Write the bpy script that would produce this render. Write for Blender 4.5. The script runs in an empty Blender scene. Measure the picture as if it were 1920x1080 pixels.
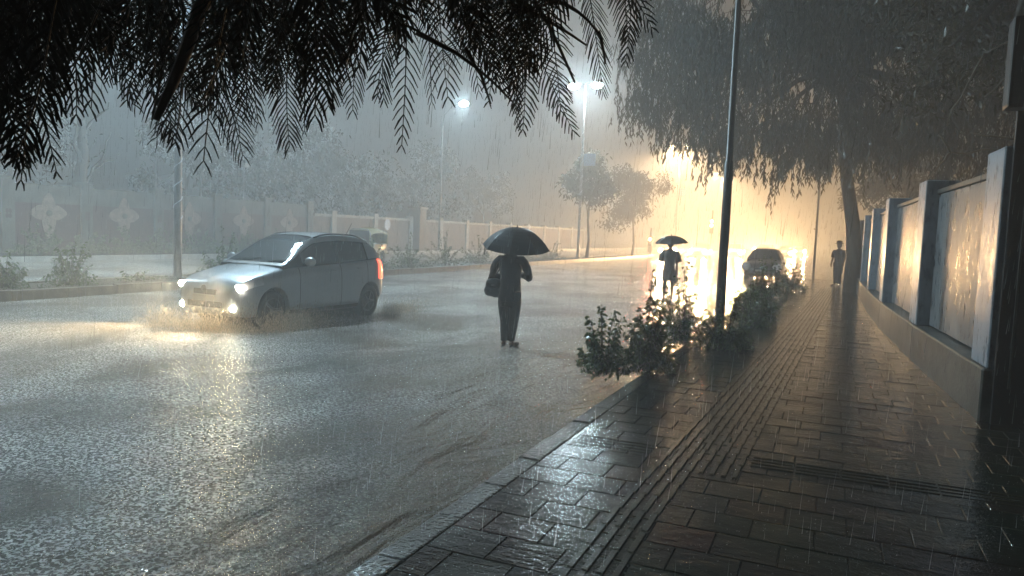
# wet street at night in heavy rain
EXPOSURE = 0.85
HAZE_D = 0.0130
HAZE_G = 0.42
HEAD_E, FOG_E, LED_E, FARHEAD_E, SIG_E = 60.0, 200.0, 500.0, 40.0, 60.0
MAST_W = 3000.0        # each street lamp
ROAD_LAMP_W = 800.0
CAR_SPOT = 480.0
FAR_SPOT = 1700.0
DROP_A = 0.5
COOL = (0.60, 0.86, 1.0)
WARM = (1.0, 0.60, 0.26)
N_RAIN, N_SPLASH, N_SPRAY = 34000, 46000, 26000
import bpy, bmesh, math, random
from mathutils import Vector, Matrix, noise
R = math.radians
scene = bpy.context.scene
col = scene.collection
random.seed(7)

# ------------------------------------------------------------------ camera
FPX, CAM_H = 1387.0, 1.6
YAW, PITCH, ROLL = R(23.2125), R(4.2773), R(2.1772)
fw = Vector((-math.sin(YAW) * math.cos(PITCH), math.cos(YAW) * math.cos(PITCH), -math.sin(PITCH)))
lv = Vector((math.cos(YAW), math.sin(YAW), 0))
up = lv.cross(fw).normalized()
cx = math.cos(ROLL) * lv + math.sin(ROLL) * up
cy = -math.sin(ROLL) * lv + math.cos(ROLL) * up
cam_d = bpy.data.cameras.new("camera")
cam = bpy.data.objects.new("camera", cam_d)
col.objects.link(cam)
m = Matrix((cx, cy, -fw)).transposed().to_4x4()
m.translation = Vector((0, 0, CAM_H))
cam.matrix_world = m
cam_d.lens = 26.0
cam_d.sensor_width = 36
cam_d.clip_start = 0.05
cam_d.clip_end = 2000
scene.camera = cam

def ray(px, py):
    dx, dy = px - 960, py - 540
    v = fw * FPX + cx * dx - cy * dy
    return v.normalized()

def at(px, py, dist):
    """a point of the world a given distance away along one line of sight"""
    return Vector((0, 0, CAM_H)) + ray(px, py) * dist

# ------------------------------------------------------------------ world, exposure
w = bpy.data.worlds.new("World")
scene.world = w
w.use_nodes = True
nt = w.node_tree
bg = nt.nodes["Background"]
sky = nt.nodes.new("ShaderNodeTexSky")
sky.sky_type = 'NISHITA'
sky.sun_disc = False
sky.sun_elevation = R(-4)
sky.sun_rotation = R(200)
nt.links.new(sky.outputs[0], bg.inputs[0])
bg.inputs[1].default_value = 0.05
scene.view_settings.view_transform = 'Standard'
scene.view_settings.look = 'None'
scene.view_settings.gamma = 1
scene.view_settings.exposure = EXPOSURE
cyc = scene.cycles
cyc.use_denoising = True
cyc.use_adaptive_sampling = False
cyc.volume_bounces = 2
cyc.max_bounces = 6
cyc.transparent_max_bounces = 16
cyc.sample_clamp_indirect = 6
cyc.caustics_reflective = False
cyc.caustics_refractive = False
cyc.light_sampling_threshold = 0.003

# ------------------------------------------------------------------ helpers
def tag(o, label=None, cat=None, group=None, kind=None):
    if label: o["label"] = label
    if cat: o["category"] = cat
    if group: o["group"] = group
    if kind: o["kind"] = kind
    return o

def empty(name, loc=(0, 0, 0), rz=0.0, label=None, cat=None, group=None):
    o = bpy.data.objects.new(name, None)
    o.empty_display_size = 0.2
    col.objects.link(o)
    o.location = loc
    o.rotation_euler = (0, 0, rz)
    return tag(o, label, cat, group)

def copy_tree(o, parent=None):
    c = o.copy()
    col.objects.link(c)
    c.parent = parent
    for ch in list(o.children):
        copy_tree(ch, c)
    return c

class MB:
    def __init__(s):
        s.v, s.f = [], []
    def add(s, vs, fs):
        n = len(s.v)
        s.v += [tuple(v) for v in vs]
        s.f += [tuple(i + n for i in f) for f in fs]
        return s
    def box(s, x0, x1, y0, y1, z0, z1, M=None):
        vs = [Vector((x, y, z)) for z in (z0, z1) for y in (y0, y1) for x in (x0, x1)]
        if M: vs = [M @ v for v in vs]
        return s.add(vs, [(0, 2, 3, 1), (4, 5, 7, 6), (0, 1, 5, 4), (2, 6, 7, 3), (0, 4, 6, 2), (1, 3, 7, 5)])
    def rbox(s, x0, x1, y0, y1, z0, z1, r=0.02, M=None):
        """box with its edges broken by a chamfer"""
        bm = bmesh.new()
        bmesh.ops.create_cube(bm, size=1)
        for v in bm.verts:
            v.co = Vector(((x0 + x1) / 2 + v.co.x * (x1 - x0), (y0 + y1) / 2 + v.co.y * (y1 - y0), (z0 + z1) / 2 + v.co.z * (z1 - z0)))
        bmesh.ops.bevel(bm, geom=list(bm.edges), offset=r, segments=2, profile=0.6, affect='EDGES')
        bm.verts.ensure_lookup_table()
        vs = [(M @ v.co if M else v.co.copy()) for v in bm.verts]
        fs = [tuple(v.index for v in f.verts) for f in bm.faces]
        bm.free()
        return s.add(vs, fs)
    def tube(s, pts, rad, n=8, cap=True):
        pts = [Vector(p) for p in pts]
        if not isinstance(rad, (list, tuple)): rad = [rad] * len(pts)
        vs, fs = [], []
        pu = None
        for i, p in enumerate(pts):
            t = (pts[min(i + 1, len(pts) - 1)] - pts[max(i - 1, 0)])
            if t.length < 1e-9: t = Vector((0, 0, 1))
            t.normalize()
            if pu is None:
                pu = t.orthogonal().normalized()
            else:
                pu = (pu - t * pu.dot(t))
                pu = pu.normalized() if pu.length > 1e-6 else t.orthogonal().normalized()
            b = t.cross(pu)
            r = rad[i]
            ra, rb = (r if isinstance(r, (list, tuple)) else (r, r))
            for k in range(n):
                a = 2 * math.pi * k / n
                vs.append(p + pu * math.cos(a) * ra + b * math.sin(a) * rb)
        for i in range(len(pts) - 1):
            for k in range(n):
                a, b2 = i * n + k, i * n + (k + 1) % n
                fs.append((a, b2, b2 + n, a + n))
        if cap:
            fs.append(tuple(reversed(range(n))))
            fs.append(tuple(range((len(pts) - 1) * n, len(pts) * n)))
        return s.add(vs, fs)
    def lathe(s, prof, c=(0, 0, 0), axis='z', n=20):
        """prof: list of (radius, height)"""
        vs, fs = [], []
        c = Vector(c)
        for r, h in prof:
            for k in range(n):
                a = 2 * math.pi * k / n
                x, y = r * math.cos(a), r * math.sin(a)
                p = {'z': (x, y, h), 'x': (h, x, y), 'y': (x, h, y)}[axis]
                vs.append(c + Vector(p))
        for i in range(len(prof) - 1):
            for k in range(n):
                a, b = i * n + k, i * n + (k + 1) % n
                fs.append((a, b, b + n, a + n))
        fs.append(tuple(reversed(range(n))))
        fs.append(tuple(range((len(prof) - 1) * n, len(prof) * n)))
        return s.add(vs, fs)
    def ball(s, c, r, seg=12, ring=8):
        rx, ry, rz = r if isinstance(r, (tuple, list)) else (r, r, r)
        prof = [(max(1e-4, math.sin(math.pi * i / ring)), -math.cos(math.pi * i / ring)) for i in range(ring + 1)]
        vs, fs = [], []
        for a, h in prof:
            for k in range(seg):
                t = 2 * math.pi * k / seg
                vs.append(Vector(c) + Vector((a * math.cos(t) * rx, a * math.sin(t) * ry, h * rz)))
        for i in range(ring):
            for k in range(seg):
                a, b = i * seg + k, i * seg + (k + 1) % seg
                fs.append((a, b, b + seg, a + seg))
        return s.add(vs, fs)
    def mesh(s, name):
        me = bpy.data.meshes.new(name)
        me.from_pydata(s.v, [], s.f)
        me.validate()
        return me
    def build(s, name, mat, parent=None, smooth=False, loc=None):
        me = s.mesh(name)
        for mm in (mat if isinstance(mat, (list, tuple)) else [mat]):
            me.materials.append(mm)
        if smooth:
            me.polygons.foreach_set("use_smooth", [True] * len(me.polygons))
        o = bpy.data.objects.new(name, me)
        col.objects.link(o)
        if loc is not None: o.location = loc
        o.parent = parent
        return o

def remesh(mb, name, mat, parent, voxel=0.012, smooth_it=4, wrinkle=0.0, wscale=9.0):
    """melt overlapping shapes into one continuous skin"""
    me = mb.mesh(name + "_raw")
    o = bpy.data.objects.new(name, me)
    col.objects.link(o)
    a = o.modifiers.new("r", 'REMESH'); a.mode = 'VOXEL'; a.voxel_size = voxel
    b = o.modifiers.new("s", 'SMOOTH'); b.iterations = smooth_it; b.factor = 0.5
    dg = bpy.context.evaluated_depsgraph_get()
    me2 = bpy.data.meshes.new_from_object(o.evaluated_get(dg))
    o.modifiers.clear()
    o.data = me2
    me2.name = name
    bpy.data.meshes.remove(me)
    if wrinkle:
        for v in me2.vertices:
            p = v.co
            d = noise.noise(Vector((p.x * wscale, p.y * wscale, p.z * wscale * 0.45)))
            d += 0.5 * noise.noise(Vector((p.x * wscale * 2.3 + 5, p.y * wscale * 2.3, p.z * wscale * 1.4)))
            v.co = p + v.normal * d * wrinkle
    me2.polygons.foreach_set("use_smooth", [True] * len(me2.polygons))
    me2.materials.clear()
    me2.materials.append(mat)
    o.parent = parent
    return o

def cr(p0, p1, p2, p3, t):
    return 0.5 * ((2 * p1) + (-p0 + p2) * t + (2 * p0 - 5 * p1 + 4 * p2 - p3) * t * t + (-p0 + 3 * p1 - 3 * p2 + p3) * t ** 3)

def interp(tab, x):
    """smooth lookup in a table of rows (x, a, b, ...)"""
    n = len(tab)
    if x <= tab[0][0]: return tab[0][1:]
    if x >= tab[-1][0]: return tab[-1][1:]
    i = max(k for k in range(n - 1) if tab[k][0] <= x)
    t = (x - tab[i][0]) / (tab[i + 1][0] - tab[i][0])
    a, b, c, d = tab[max(i - 1, 0)], tab[i], tab[i + 1], tab[min(i + 2, n - 1)]
    return tuple(cr(a[k], b[k], c[k], d[k], t) for k in range(1, len(b)))

# ------------------------------------------------------------------ materials
def mat(name, base, rough=0.5, metal=0.0, var=0.25, vscale=6.0, bump=0.0, bscale=40.0, coat=0.0, spec=0.5, emit=None, estr=0.0, stretch=(1, 1, 1), base2=None, rvar=0.0):
    mt = bpy.data.materials.new(name)
    mt.use_nodes = True
    t = mt.node_tree; N = t.nodes; L = t.links
    p = N["Principled BSDF"]
    tc = N.new("ShaderNodeTexCoord")
    mp = N.new("ShaderNodeMapping"); mp.inputs['Scale'].default_value = stretch
    L.new(tc.outputs['Object'], mp.inputs[0])
    nz = N.new("ShaderNodeTexNoise"); nz.inputs['Scale'].default_value = vscale; nz.inputs['Detail'].default_value = 6
    L.new(mp.outputs[0], nz.inputs['Vector'])
    r = N.new("ShaderNodeValToRGB")
    b2 = base2 or tuple(c * (1 - var) for c in base)
    r.color_ramp.elements[0].position = 0.35; r.color_ramp.elements[0].color = (*b2, 1)
    r.color_ramp.elements[1].position = 0.65; r.color_ramp.elements[1].color = (*base, 1)
    L.new(nz.outputs['Fac'], r.inputs[0])
    L.new(r.outputs[0], p.inputs['Base Color'])
    p.inputs['Roughness'].default_value = rough
    p.inputs['Metallic'].default_value = metal
    p.inputs['Specular IOR Level'].default_value = spec
    p.inputs['Coat Weight'].default_value = coat
    p.inputs['Coat Roughness'].default_value = 0.05
    if rvar:
        mr = N.new("ShaderNodeMapRange"); mr.inputs[3].default_value = max(0.02, rough - rvar); mr.inputs[4].default_value = rough + rvar
        L.new(nz.outputs['Fac'], mr.inputs[0]); L.new(mr.outputs[0], p.inputs['Roughness'])
    if bump:
        nb = N.new("ShaderNodeTexNoise"); nb.inputs['Scale'].default_value = bscale; nb.inputs['Detail'].default_value = 4
        L.new(mp.outputs[0], nb.inputs['Vector'])
        bp = N.new("ShaderNodeBump"); bp.inputs['Strength'].default_value = 1; bp.inputs['Distance'].default_value = bump
        L.new(nb.outputs['Fac'], bp.inputs['Height']); L.new(bp.outputs[0], p.inputs['Normal'])
    if emit:
        p.inputs['Emission Color'].default_value = (*emit, 1)
        p.inputs['Emission Strength'].default_value = estr
    return mt

def nodes_of(name):
    mt = bpy.data.materials.new(name); mt.use_nodes = True
    return mt, mt.node_tree.nodes, mt.node_tree.links, mt.node_tree.nodes["Principled BSDF"]

def math_node(N, L, op, a, b=None):
    n = N.new("ShaderNodeMath"); n.operation = op
    for i, x in enumerate((a, b)):
        if x is None: continue
        if isinstance(x, (int, float)): n.inputs[i].default_value = x
        else: L.new(x, n.inputs[i])
    return n.outputs[0]

def water_material():
    mt, N, L, p = nodes_of("flood_water")
    tc = N.new("ShaderNodeTexCoord")
    def nz(scale, det=3, st=(1, 1, 1), dist=0.0, rot=0.0):
        mp = N.new("ShaderNodeMapping"); mp.inputs['Scale'].default_value = st; mp.inputs['Rotation'].default_value = (0, 0, rot)
        L.new(tc.outputs['Object'], mp.inputs[0])
        n = N.new("ShaderNodeTexNoise"); n.inputs['Scale'].default_value = scale; n.inputs['Detail'].default_value = det
        n.inputs['Distortion'].default_value = dist
        L.new(mp.outputs[0], n.inputs['Vector']); return n.outputs['Fac']
    fine = nz(34, 2, (1, 1, 1), 1.2)          # pitting by the drops
    mid = nz(9, 3, (1, 0.7, 1), 0.8)
    wave = nz(2.2, 4, (1, 0.35, 1), 1.0, 0.35)   # water running along the gutter
    patch = nz(0.35, 3, (1, 0.6, 1), 0.5)
    # stronger wavelets close to the kerb where the water runs off
    sx = N.new("ShaderNodeSeparateXYZ"); L.new(tc.outputs['Object'], sx.inputs[0])
    near = N.new("ShaderNodeMapRange"); near.inputs[1].default_value = -7.5; near.inputs[2].default_value = -2.4
    near.inputs[3].default_value = 0.25; near.inputs[4].default_value = 1.0
    L.new(sx.outputs[0], near.inputs[0])
    h1 = math_node(N, L, 'MULTIPLY', fine, 0.020)
    pr = N.new("ShaderNodeMapRange"); pr.inputs[1].default_value = 0.35; pr.inputs[2].default_value = 0.62; pr.inputs[3].default_value = 0.55; pr.inputs[4].default_value = 1.0
    L.new(patch, pr.inputs[0])
    h1 = math_node(N, L, 'MULTIPLY', h1, pr.outputs[0])
    h2 = math_node(N, L, 'MULTIPLY', mid, 0.014)
    h3 = math_node(N, L, 'MULTIPLY', math_node(N, L, 'MULTIPLY', wave, near.outputs[0]), 0.17)
    h = math_node(N, L, 'ADD', math_node(N, L, 'ADD', h1, h2), h3)
    bp = N.new("ShaderNodeBump"); bp.inputs['Strength'].default_value = 1; bp.inputs['Distance'].default_value = 1.0
    L.new(h, bp.inputs['Height']); L.new(bp.outputs[0], p.inputs['Normal'])
    r = N.new("ShaderNodeValToRGB")
    r.color_ramp.elements[0].position = 0.38; r.color_ramp.elements[0].color = (0.15, 0.112, 0.072, 1)
    r.color_ramp.elements[1].position = 0.62; r.color_ramp.elements[1].color = (0.105, 0.098, 0.088, 1)
    L.new(patch, r.inputs[0])
    fo = nz(40, 2, (1, 1, 1), 0.9); fr = N.new("ShaderNodeValToRGB")
    fr.color_ramp.elements[0].position = 0.49; fr.color_ramp.elements[0].color = (0, 0, 0, 1)
    fr.color_ramp.elements[1].position = 0.58; fr.color_ramp.elements[1].color = (1, 1, 1, 1)
    L.new(fo, fr.inputs[0])
    big = nz(0.55, 4, (1, 0.8, 1), 0.6); bm_ = N.new("ShaderNodeMapRange"); bm_.inputs[1].default_value = 0.36; bm_.inputs[2].default_value = 0.58
    bm_.inputs[3].default_value = 0.07; bm_.inputs[4].default_value = 1.0
    L.new(big, bm_.inputs[0])
    mx = N.new("ShaderNodeMix"); mx.data_type = 'RGBA'
    gut = N.new("ShaderNodeMapRange"); gut.inputs[1].default_value = -2.2; gut.inputs[2].default_value = -4.6; gut.inputs[3].default_value = 0.22; gut.inputs[4].default_value = 1.0
    L.new(sx.outputs[0], gut.inputs[0])
    L.new(math_node(N, L, 'MULTIPLY', math_node(N, L, 'MULTIPLY', fr.outputs[0], bm_.outputs[0]), gut.outputs[0]), mx.inputs[0])
    L.new(r.outputs[0], mx.inputs[6]); mx.inputs[7].default_value = (0.78, 0.78, 0.77, 1)     # air bubbles beaten into the water
    L.new(mx.outputs[2], p.inputs['Base Color'])
    p.inputs['Roughness'].default_value = 0.09
    p.inputs['IOR'].default_value = 1.34
    return mt

def paving_material():
    mt, N, L, p = nodes_of("wet_pavers")
    tc = N.new("ShaderNodeTexCoord")
    br = N.new('ShaderNodeNewGeometry')
    ramp = N.new("ShaderNodeValToRGB")
    e = ramp.color_ramp.elements
    e[0].position = 0.0; e[0].color = (0.026, 0.025, 0.019, 1)
    e[1].position = 1.0; e[1].color = (0.06, 0.026, 0.018, 1)
    x = e.new(0.45); x.color = (0.036, 0.034, 0.024, 1)
    x = e.new(0.8); x.color = (0.045, 0.040, 0.030, 1)
    L.new(br.outputs['Random Per Island'], ramp.inputs[0])
    n1 = N.new("ShaderNodeTexNoise"); n1.inputs['Scale'].default_value = 1.3; n1.inputs['Detail'].default_value = 5
    L.new(tc.outputs['Object'], n1.inputs['Vector'])
    mx = N.new("ShaderNodeMix"); mx.data_type = 'RGBA'; mx.blend_type = 'MULTIPLY'; mx.inputs[0].default_value = 0.8
    L.new(ramp.outputs[0], mx.inputs[6]); L.new(n1.outputs['Color'], mx.inputs[7])
    L.new(mx.outputs[2], p.inputs['Base Color'])
    # water film: smoother in the puddles, rougher on the tile tops
    mr = N.new("ShaderNodeMapRange"); mr.inputs[1].default_value = 0.38; mr.inputs[2].default_value = 0.62
    mr.inputs[3].default_value = 0.04; mr.inputs[4].default_value = 0.13
    L.new(n1.outputs['Fac'], mr.inputs[0]); L.new(mr.outputs[0], p.inputs['Roughness'])
    def nz(s, d, st=(1, 1, 1), dis=0.0):
        mp = N.new("ShaderNodeMapping"); mp.inputs['Scale'].default_value = st
        L.new(tc.outputs['Object'], mp.inputs[0])
        n = N.new("ShaderNodeTexNoise"); n.inputs['Scale'].default_value = s; n.inputs['Detail'].default_value = d; n.inputs['Distortion'].default_value = dis
        L.new(mp.outputs[0], n.inputs['Vector']); return n.outputs['Fac']
    h = math_node(N, L, 'MULTIPLY', nz(48, 2, (1, 1, 1), 1.0), 0.0022)
    h = math_node(N, L, 'ADD', h, math_node(N, L, 'MULTIPLY', nz(12, 3, (0.6, 1.4, 1), 0.4), 0.0045))
    h = math_node(N, L, 'ADD', h, math_node(N, L, 'MULTIPLY', nz(2.5, 3), 0.012))
    bp = N.new("ShaderNodeBump"); bp.inputs['Strength'].default_value = 1; bp.inputs['Distance'].default_value = 1.0
    L.new(h, bp.inputs['Height']); L.new(bp.outputs[0], p.inputs['Normal'])
    p.inputs['IOR'].default_value = 1.33
    p.inputs['Specular IOR Level'].default_value = 0.5
    return mt

def streaked_paint(name, c1, c2, c3, rough=0.22):
    """old wet paint with run marks down the face"""
    mt, N, L, p = nodes_of(name)
    tc = N.new("ShaderNodeTexCoord")
    mp = N.new("ShaderNodeMapping"); mp.inputs['Scale'].default_value = (3.0, 3.0, 1.1)
    L.new(tc.outputs['Object'], mp.inputs[0])
    n = N.new("ShaderNodeTexNoise"); n.inputs['Scale'].default_value = 3.4; n.inputs['Detail'].default_value = 9; n.inputs['Roughness'].default_value = 0.65
    L.new(mp.outputs[0], n.inputs['Vector'])
    ra = N.new("ShaderNodeValToRGB"); e = ra.color_ramp.elements
    e[0].position = 0.33; e[0].color = (*c1, 1); e[1].position = 0.68; e[1].color = (*c3, 1)
    x = e.new(0.5); x.color = (*c2, 1)
    L.new(n.outputs['Fac'], ra.inputs[0]); L.new(ra.outputs[0], p.inputs['Base Color'])
    n2 = N.new("ShaderNodeTexNoise"); n2.inputs['Scale'].default_value = 60; n2.inputs['Detail'].default_value = 4
    L.new(tc.outputs['Object'], n2.inputs['Vector'])
    hh = math_node(N, L, 'ADD', math_node(N, L, 'MULTIPLY', n.outputs['Fac'], 0.004), math_node(N, L, 'MULTIPLY', n2.outputs['Fac'], 0.0035))
    bp = N.new("ShaderNodeBump"); bp.inputs['Strength'].default_value = 1; bp.inputs['Distance'].default_value = 1
    L.new(hh, bp.inputs['Height']); L.new(bp.outputs[0], p.inputs['Normal'])
    mr = N.new("ShaderNodeMapRange"); mr.inputs[1].default_value = 0.3; mr.inputs[2].default_value = 0.7; mr.inputs[3].default_value = rough * 0.6; mr.inputs[4].default_value = rough * 1.9
    L.new(n.outputs['Fac'], mr.inputs[0]); L.new(mr.outputs[0], p.inputs['Roughness'])
    return mt

def leaf_mat(name, c1, c2, rough=0.35, trans=0.25):
    mt, N, L, p = nodes_of(name)
    g = N.new("ShaderNodeNewGeometry")
    ra = N.new("ShaderNodeValToRGB")
    ra.color_ramp.elements[0].color = (*c1, 1); ra.color_ramp.elements[1].color = (*c2, 1)
    L.new(g.outputs['Random Per Island'], ra.inputs[0])
    L.new(ra.outputs[0], p.inputs['Base Color'])
    p.inputs['Roughness'].default_value = rough
    if trans:
        tr = N.new("ShaderNodeBsdfTranslucent"); L.new(ra.outputs[0], tr.inputs[0])
        ms = N.new("ShaderNodeMixShader"); ms.inputs[0].default_value = trans
        L.new(p.outputs[0], ms.inputs[1]); L.new(tr.outputs[0], ms.inputs[2])
        L.new(ms.outputs[0], N["Material Output"].inputs[0])
    return mt

M = dict(
    water=water_material(), pave=paving_material(),
    medkerb=mat("wet_median_kerb", (0.2, 0.17, 0.13), 0.3, var=0.5, vscale=3, bump=0.006, bscale=25),
    kerb=mat("wet_kerb_concrete", (0.05, 0.048, 0.04), 0.16, var=0.5, vscale=5, bump=0.010, bscale=35),
    earth=mat("wet_earth", (0.07, 0.055, 0.035), 0.4, var=0.5, vscale=3, bump=0.02, bscale=14),
    tactile=mat("tactile_tile", (0.04, 0.036, 0.02), 0.14, var=0.5, vscale=4, bump=0.002, bscale=70, rvar=0.08),
    panel=streaked_paint("wall_panel_paint", (0.06, 0.065, 0.07), (0.17, 0.18, 0.19), (0.31, 0.31, 0.30), 0.28),
    pillar=streaked_paint("wall_pillar_paint", (0.16, 0.20, 0.25), (0.26, 0.32, 0.38), (0.32, 0.38, 0.44), 0.28),
    plinth=mat("wet_plinth_concrete", (0.14, 0.135, 0.12), 0.32, var=0.55, vscale=4, bump=0.006, bscale=30),
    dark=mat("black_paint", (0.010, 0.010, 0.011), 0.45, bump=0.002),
    farwall=mat("weathered_plaster", (0.11, 0.12, 0.11), 0.6, var=0.6, vscale=1.5, bump=0.01, bscale=10),
    maroon=mat("maroon_paint", (0.06, 0.018, 0.018), 0.5, var=0.45, vscale=2),
    motif=mat("painted_relief", (0.28, 0.22, 0.18), 0.5, var=0.4, vscale=5),
    coping=mat("white_coping", (0.40, 0.40, 0.38), 0.5, var=0.3, vscale=2),
    galv=mat("galvanised_steel", (0.35, 0.36, 0.37), 0.35, 0.8, var=0.2, vscale=8),
    polepaint=mat("dull_pole_paint", (0.06, 0.06, 0.055), 0.4, 0.0, var=0.3, vscale=6),
    bark=mat("wet_bark", (0.06, 0.045, 0.032), 0.45, var=0.5, vscale=5, bump=0.03, bscale=9, stretch=(1, 1, 0.25)),
    bark_lit=mat("lit_twig_bark", (0.34, 0.30, 0.24), 0.45, var=0.5, vscale=5, bump=0.02, bscale=9, stretch=(1, 1, 0.25)),  # bark lightened so the bare twigs look caught by lamplight
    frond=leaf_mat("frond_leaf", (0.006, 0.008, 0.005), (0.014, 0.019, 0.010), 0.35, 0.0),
    leafR=leaf_mat("drooping_leaf", (0.03, 0.026, 0.011), (0.075, 0.062, 0.028), 0.35, 0.3),
    leafL=leaf_mat("far_tree_leaf", (0.012, 0.018, 0.010), (0.028, 0.036, 0.018), 0.6, 0.1),
    shrub=leaf_mat("shrub_leaf", (0.035, 0.06, 0.018), (0.12, 0.16, 0.06), 0.3, 0.3),
    paint=mat("silver_car_paint", (0.40, 0.43, 0.46), 0.3, 0.55, var=0.06, vscale=2, coat=1.0),
    darkcar=mat("dark_car_paint", (0.03, 0.03, 0.035), 0.3, 0.3, var=0.1, coat=1.0),
    white=mat("white_car_paint", (0.6, 0.6, 0.58), 0.3, 0.0, var=0.08, coat=1.0),
    glass=mat("dark_car_glass", (0.02, 0.026, 0.03), 0.04, 0.0, var=0.2, vscale=3, bump=0.0006, bscale=60, spec=0.9),
    trim=mat("black_plastic", (0.018, 0.018, 0.018), 0.4, var=0.2),
    rubber=mat("tyre_rubber", (0.014, 0.014, 0.014), 0.6, var=0.2, bump=0.002),
    rim=mat("wheel_rim", (0.09, 0.09, 0.095), 0.35, 0.6, var=0.2),
    headlamp=mat("headlamp_lens", (0.8, 0.8, 0.8), 0.1, emit=(1, 0.90, 0.72), estr=HEAD_E),
    foglamp=mat("fog_lamp_lens", (0.8, 0.8, 0.8), 0.1, emit=(1, 0.90, 0.66), estr=FOG_E),
    tail=mat("tail_lamp_lens", (0.35, 0.01, 0.01), 0.15, emit=(1, 0.08, 0.04), estr=2.5),
    clear=mat("clear_lens", (0.7, 0.72, 0.74), 0.08, spec=0.8),
    led=mat("street_led", (0.9, 0.9, 0.9), 0.2, emit=(0.72, 0.93, 1.0), estr=LED_E),
    farhead=mat("far_headlamp", (0.8, 0.8, 0.8), 0.1, emit=(1, 0.86, 0.62), estr=FARHEAD_E),
    skin=mat("skin", (0.14, 0.075, 0.045), 0.42, var=0.15, vscale=12, bump=0.0008, bscale=120),
    hair=mat("black_hair", (0.012, 0.009, 0.007), 0.35, var=0.3, vscale=20, bump=0.003, bscale=60, stretch=(1, 1, 0.2)),
    jacket=mat("dark_wet_jacket", (0.022, 0.021, 0.024), 0.45, var=0.35, vscale=8, bump=0.003, bscale=35),
    trousers=mat("dark_trousers", (0.025, 0.022, 0.020), 0.55, var=0.3, vscale=10, bump=0.003, bscale=40),
    shirt=mat("grey_brown_shirt", (0.11, 0.085, 0.07), 0.55, var=0.3, vscale=10, bump=0.003, bscale=35),
    tunic=mat("brown_tunic", (0.09, 0.065, 0.05), 0.6, var=0.3, vscale=10, bump=0.003, bscale=35),
    redcloth=mat("red_scarf_cloth", (0.22, 0.05, 0.04), 0.6, var=0.3),
    bag=mat("black_leather_bag", (0.03, 0.032, 0.036), 0.3, var=0.3, vscale=12, bump=0.002, bscale=60),
    umb=mat("umbrella_nylon", (0.022, 0.024, 0.028), 0.28, var=0.3, vscale=6, bump=0.003, bscale=14),
    umb2=mat("brown_umbrella_nylon", (0.05, 0.04, 0.034), 0.3, var=0.3, vscale=6, bump=0.003, bscale=14),
    steel=mat("bright_steel", (0.5, 0.5, 0.5), 0.25, 0.9),
    house=mat("pale_house_wall", (0.42, 0.47, 0.55), 0.6, var=0.2, vscale=0.8),
    rooftin=mat("tin_roof", (0.2, 0.22, 0.25), 0.4, 0.4, var=0.3, vscale=1.0, stretch=(6, 0.5, 1)),
    gateblue=mat("dark_blue_gate_paint", (0.04, 0.06, 0.10), 0.4, var=0.3, vscale=3),
    redlamp=mat("red_signal_lens", (0.5, 0.02, 0.01), 0.3, emit=(1, 0.07, 0.03), estr=SIG_E),
    amberlamp=mat("amber_signal_lens", (0.6, 0.3, 0.02), 0.3, emit=(1, 0.42, 0.04), estr=SIG_E),
    signblue=mat("pale_blue_sign", (0.35, 0.5, 0.7), 0.4, var=0.1),
    yellow=mat("yellow_rickshaw_canvas", (0.42, 0.36, 0.10), 0.5, var=0.25),
    rickgreen=mat("green_rickshaw_paint", (0.05, 0.10, 0.05), 0.35, var=0.2, coat=0.6),
)
def drop_material():
    mt, N, L, p = nodes_of("rain_water")
    p.inputs['Base Color'].default_value = (0.85, 0.87, 0.9, 1)
    p.inputs['Roughness'].default_value = 0.35
    tr = N.new("ShaderNodeBsdfTransparent")
    g = N.new("ShaderNodeNewGeometry")
    mr = N.new("ShaderNodeMapRange"); mr.inputs[3].default_value = 0.04; mr.inputs[4].default_value = DROP_A
    L.new(g.outputs['Random Per Island'], mr.inputs[0])
    ms = N.new("ShaderNodeMixShader"); L.new(mr.outputs[0], ms.inputs[0])
    L.new(tr.outputs[0], ms.inputs[1]); L.new(p.outputs[0], ms.inputs[2])
    L.new(ms.outputs[0], N["Material Output"].inputs[0])
    return mt
M['rain'] = drop_material()
M['spray'] = drop_material()
M['spray'].node_tree.nodes['Principled BSDF'].inputs['Base Color'].default_value = (0.78, 0.68, 0.54, 1)

def lamp(name, kind, loc, power, color, parent=None, radius=0.1, spot=None, direction=None, blend=0.5):
    d = bpy.data.lights.new(name, kind)
    d.energy = power; d.color = color
    d.shadow_soft_size = radius
    o = bpy.data.objects.new(name, d)
    col.objects.link(o)
    o.location = loc
    if kind == 'SPOT':
        d.spot_size = spot; d.spot_blend = blend
        o.rotation_euler = Vector(direction).to_track_quat('-Z', 'Y').to_euler()
    o.parent = parent
    return o
# ------------------------------------------------------------------ setting
ROAD_Z = -0.15
YN, YF = -30, 320
def sheet(name, x0, x1, y0, y1, z, m, kind='structure', nx=1, ny=1):
    mb = MB()
    vs = [(x0 + (x1 - x0) * i / nx, y0 + (y1 - y0) * j / ny, z) for j in range(ny + 1) for i in range(nx + 1)]
    fs = [(j * (nx + 1) + i, j * (nx + 1) + i + 1, (j + 1) * (nx + 1) + i + 1, (j + 1) * (nx + 1) + i) for j in range(ny) for i in range(nx)]
    mb.add(vs, fs)
    return tag(mb.build(name, m), kind=kind)

sheet('ground', -400, 400, -200, 800, -0.20, M['earth'])
sheet('road', -15.0, -1.96, YN, YF, ROAD_Z, M['water'])
sheet('road', -27.0, -17.0, YN, YF, ROAD_Z + 0.004, M['water'])
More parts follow.
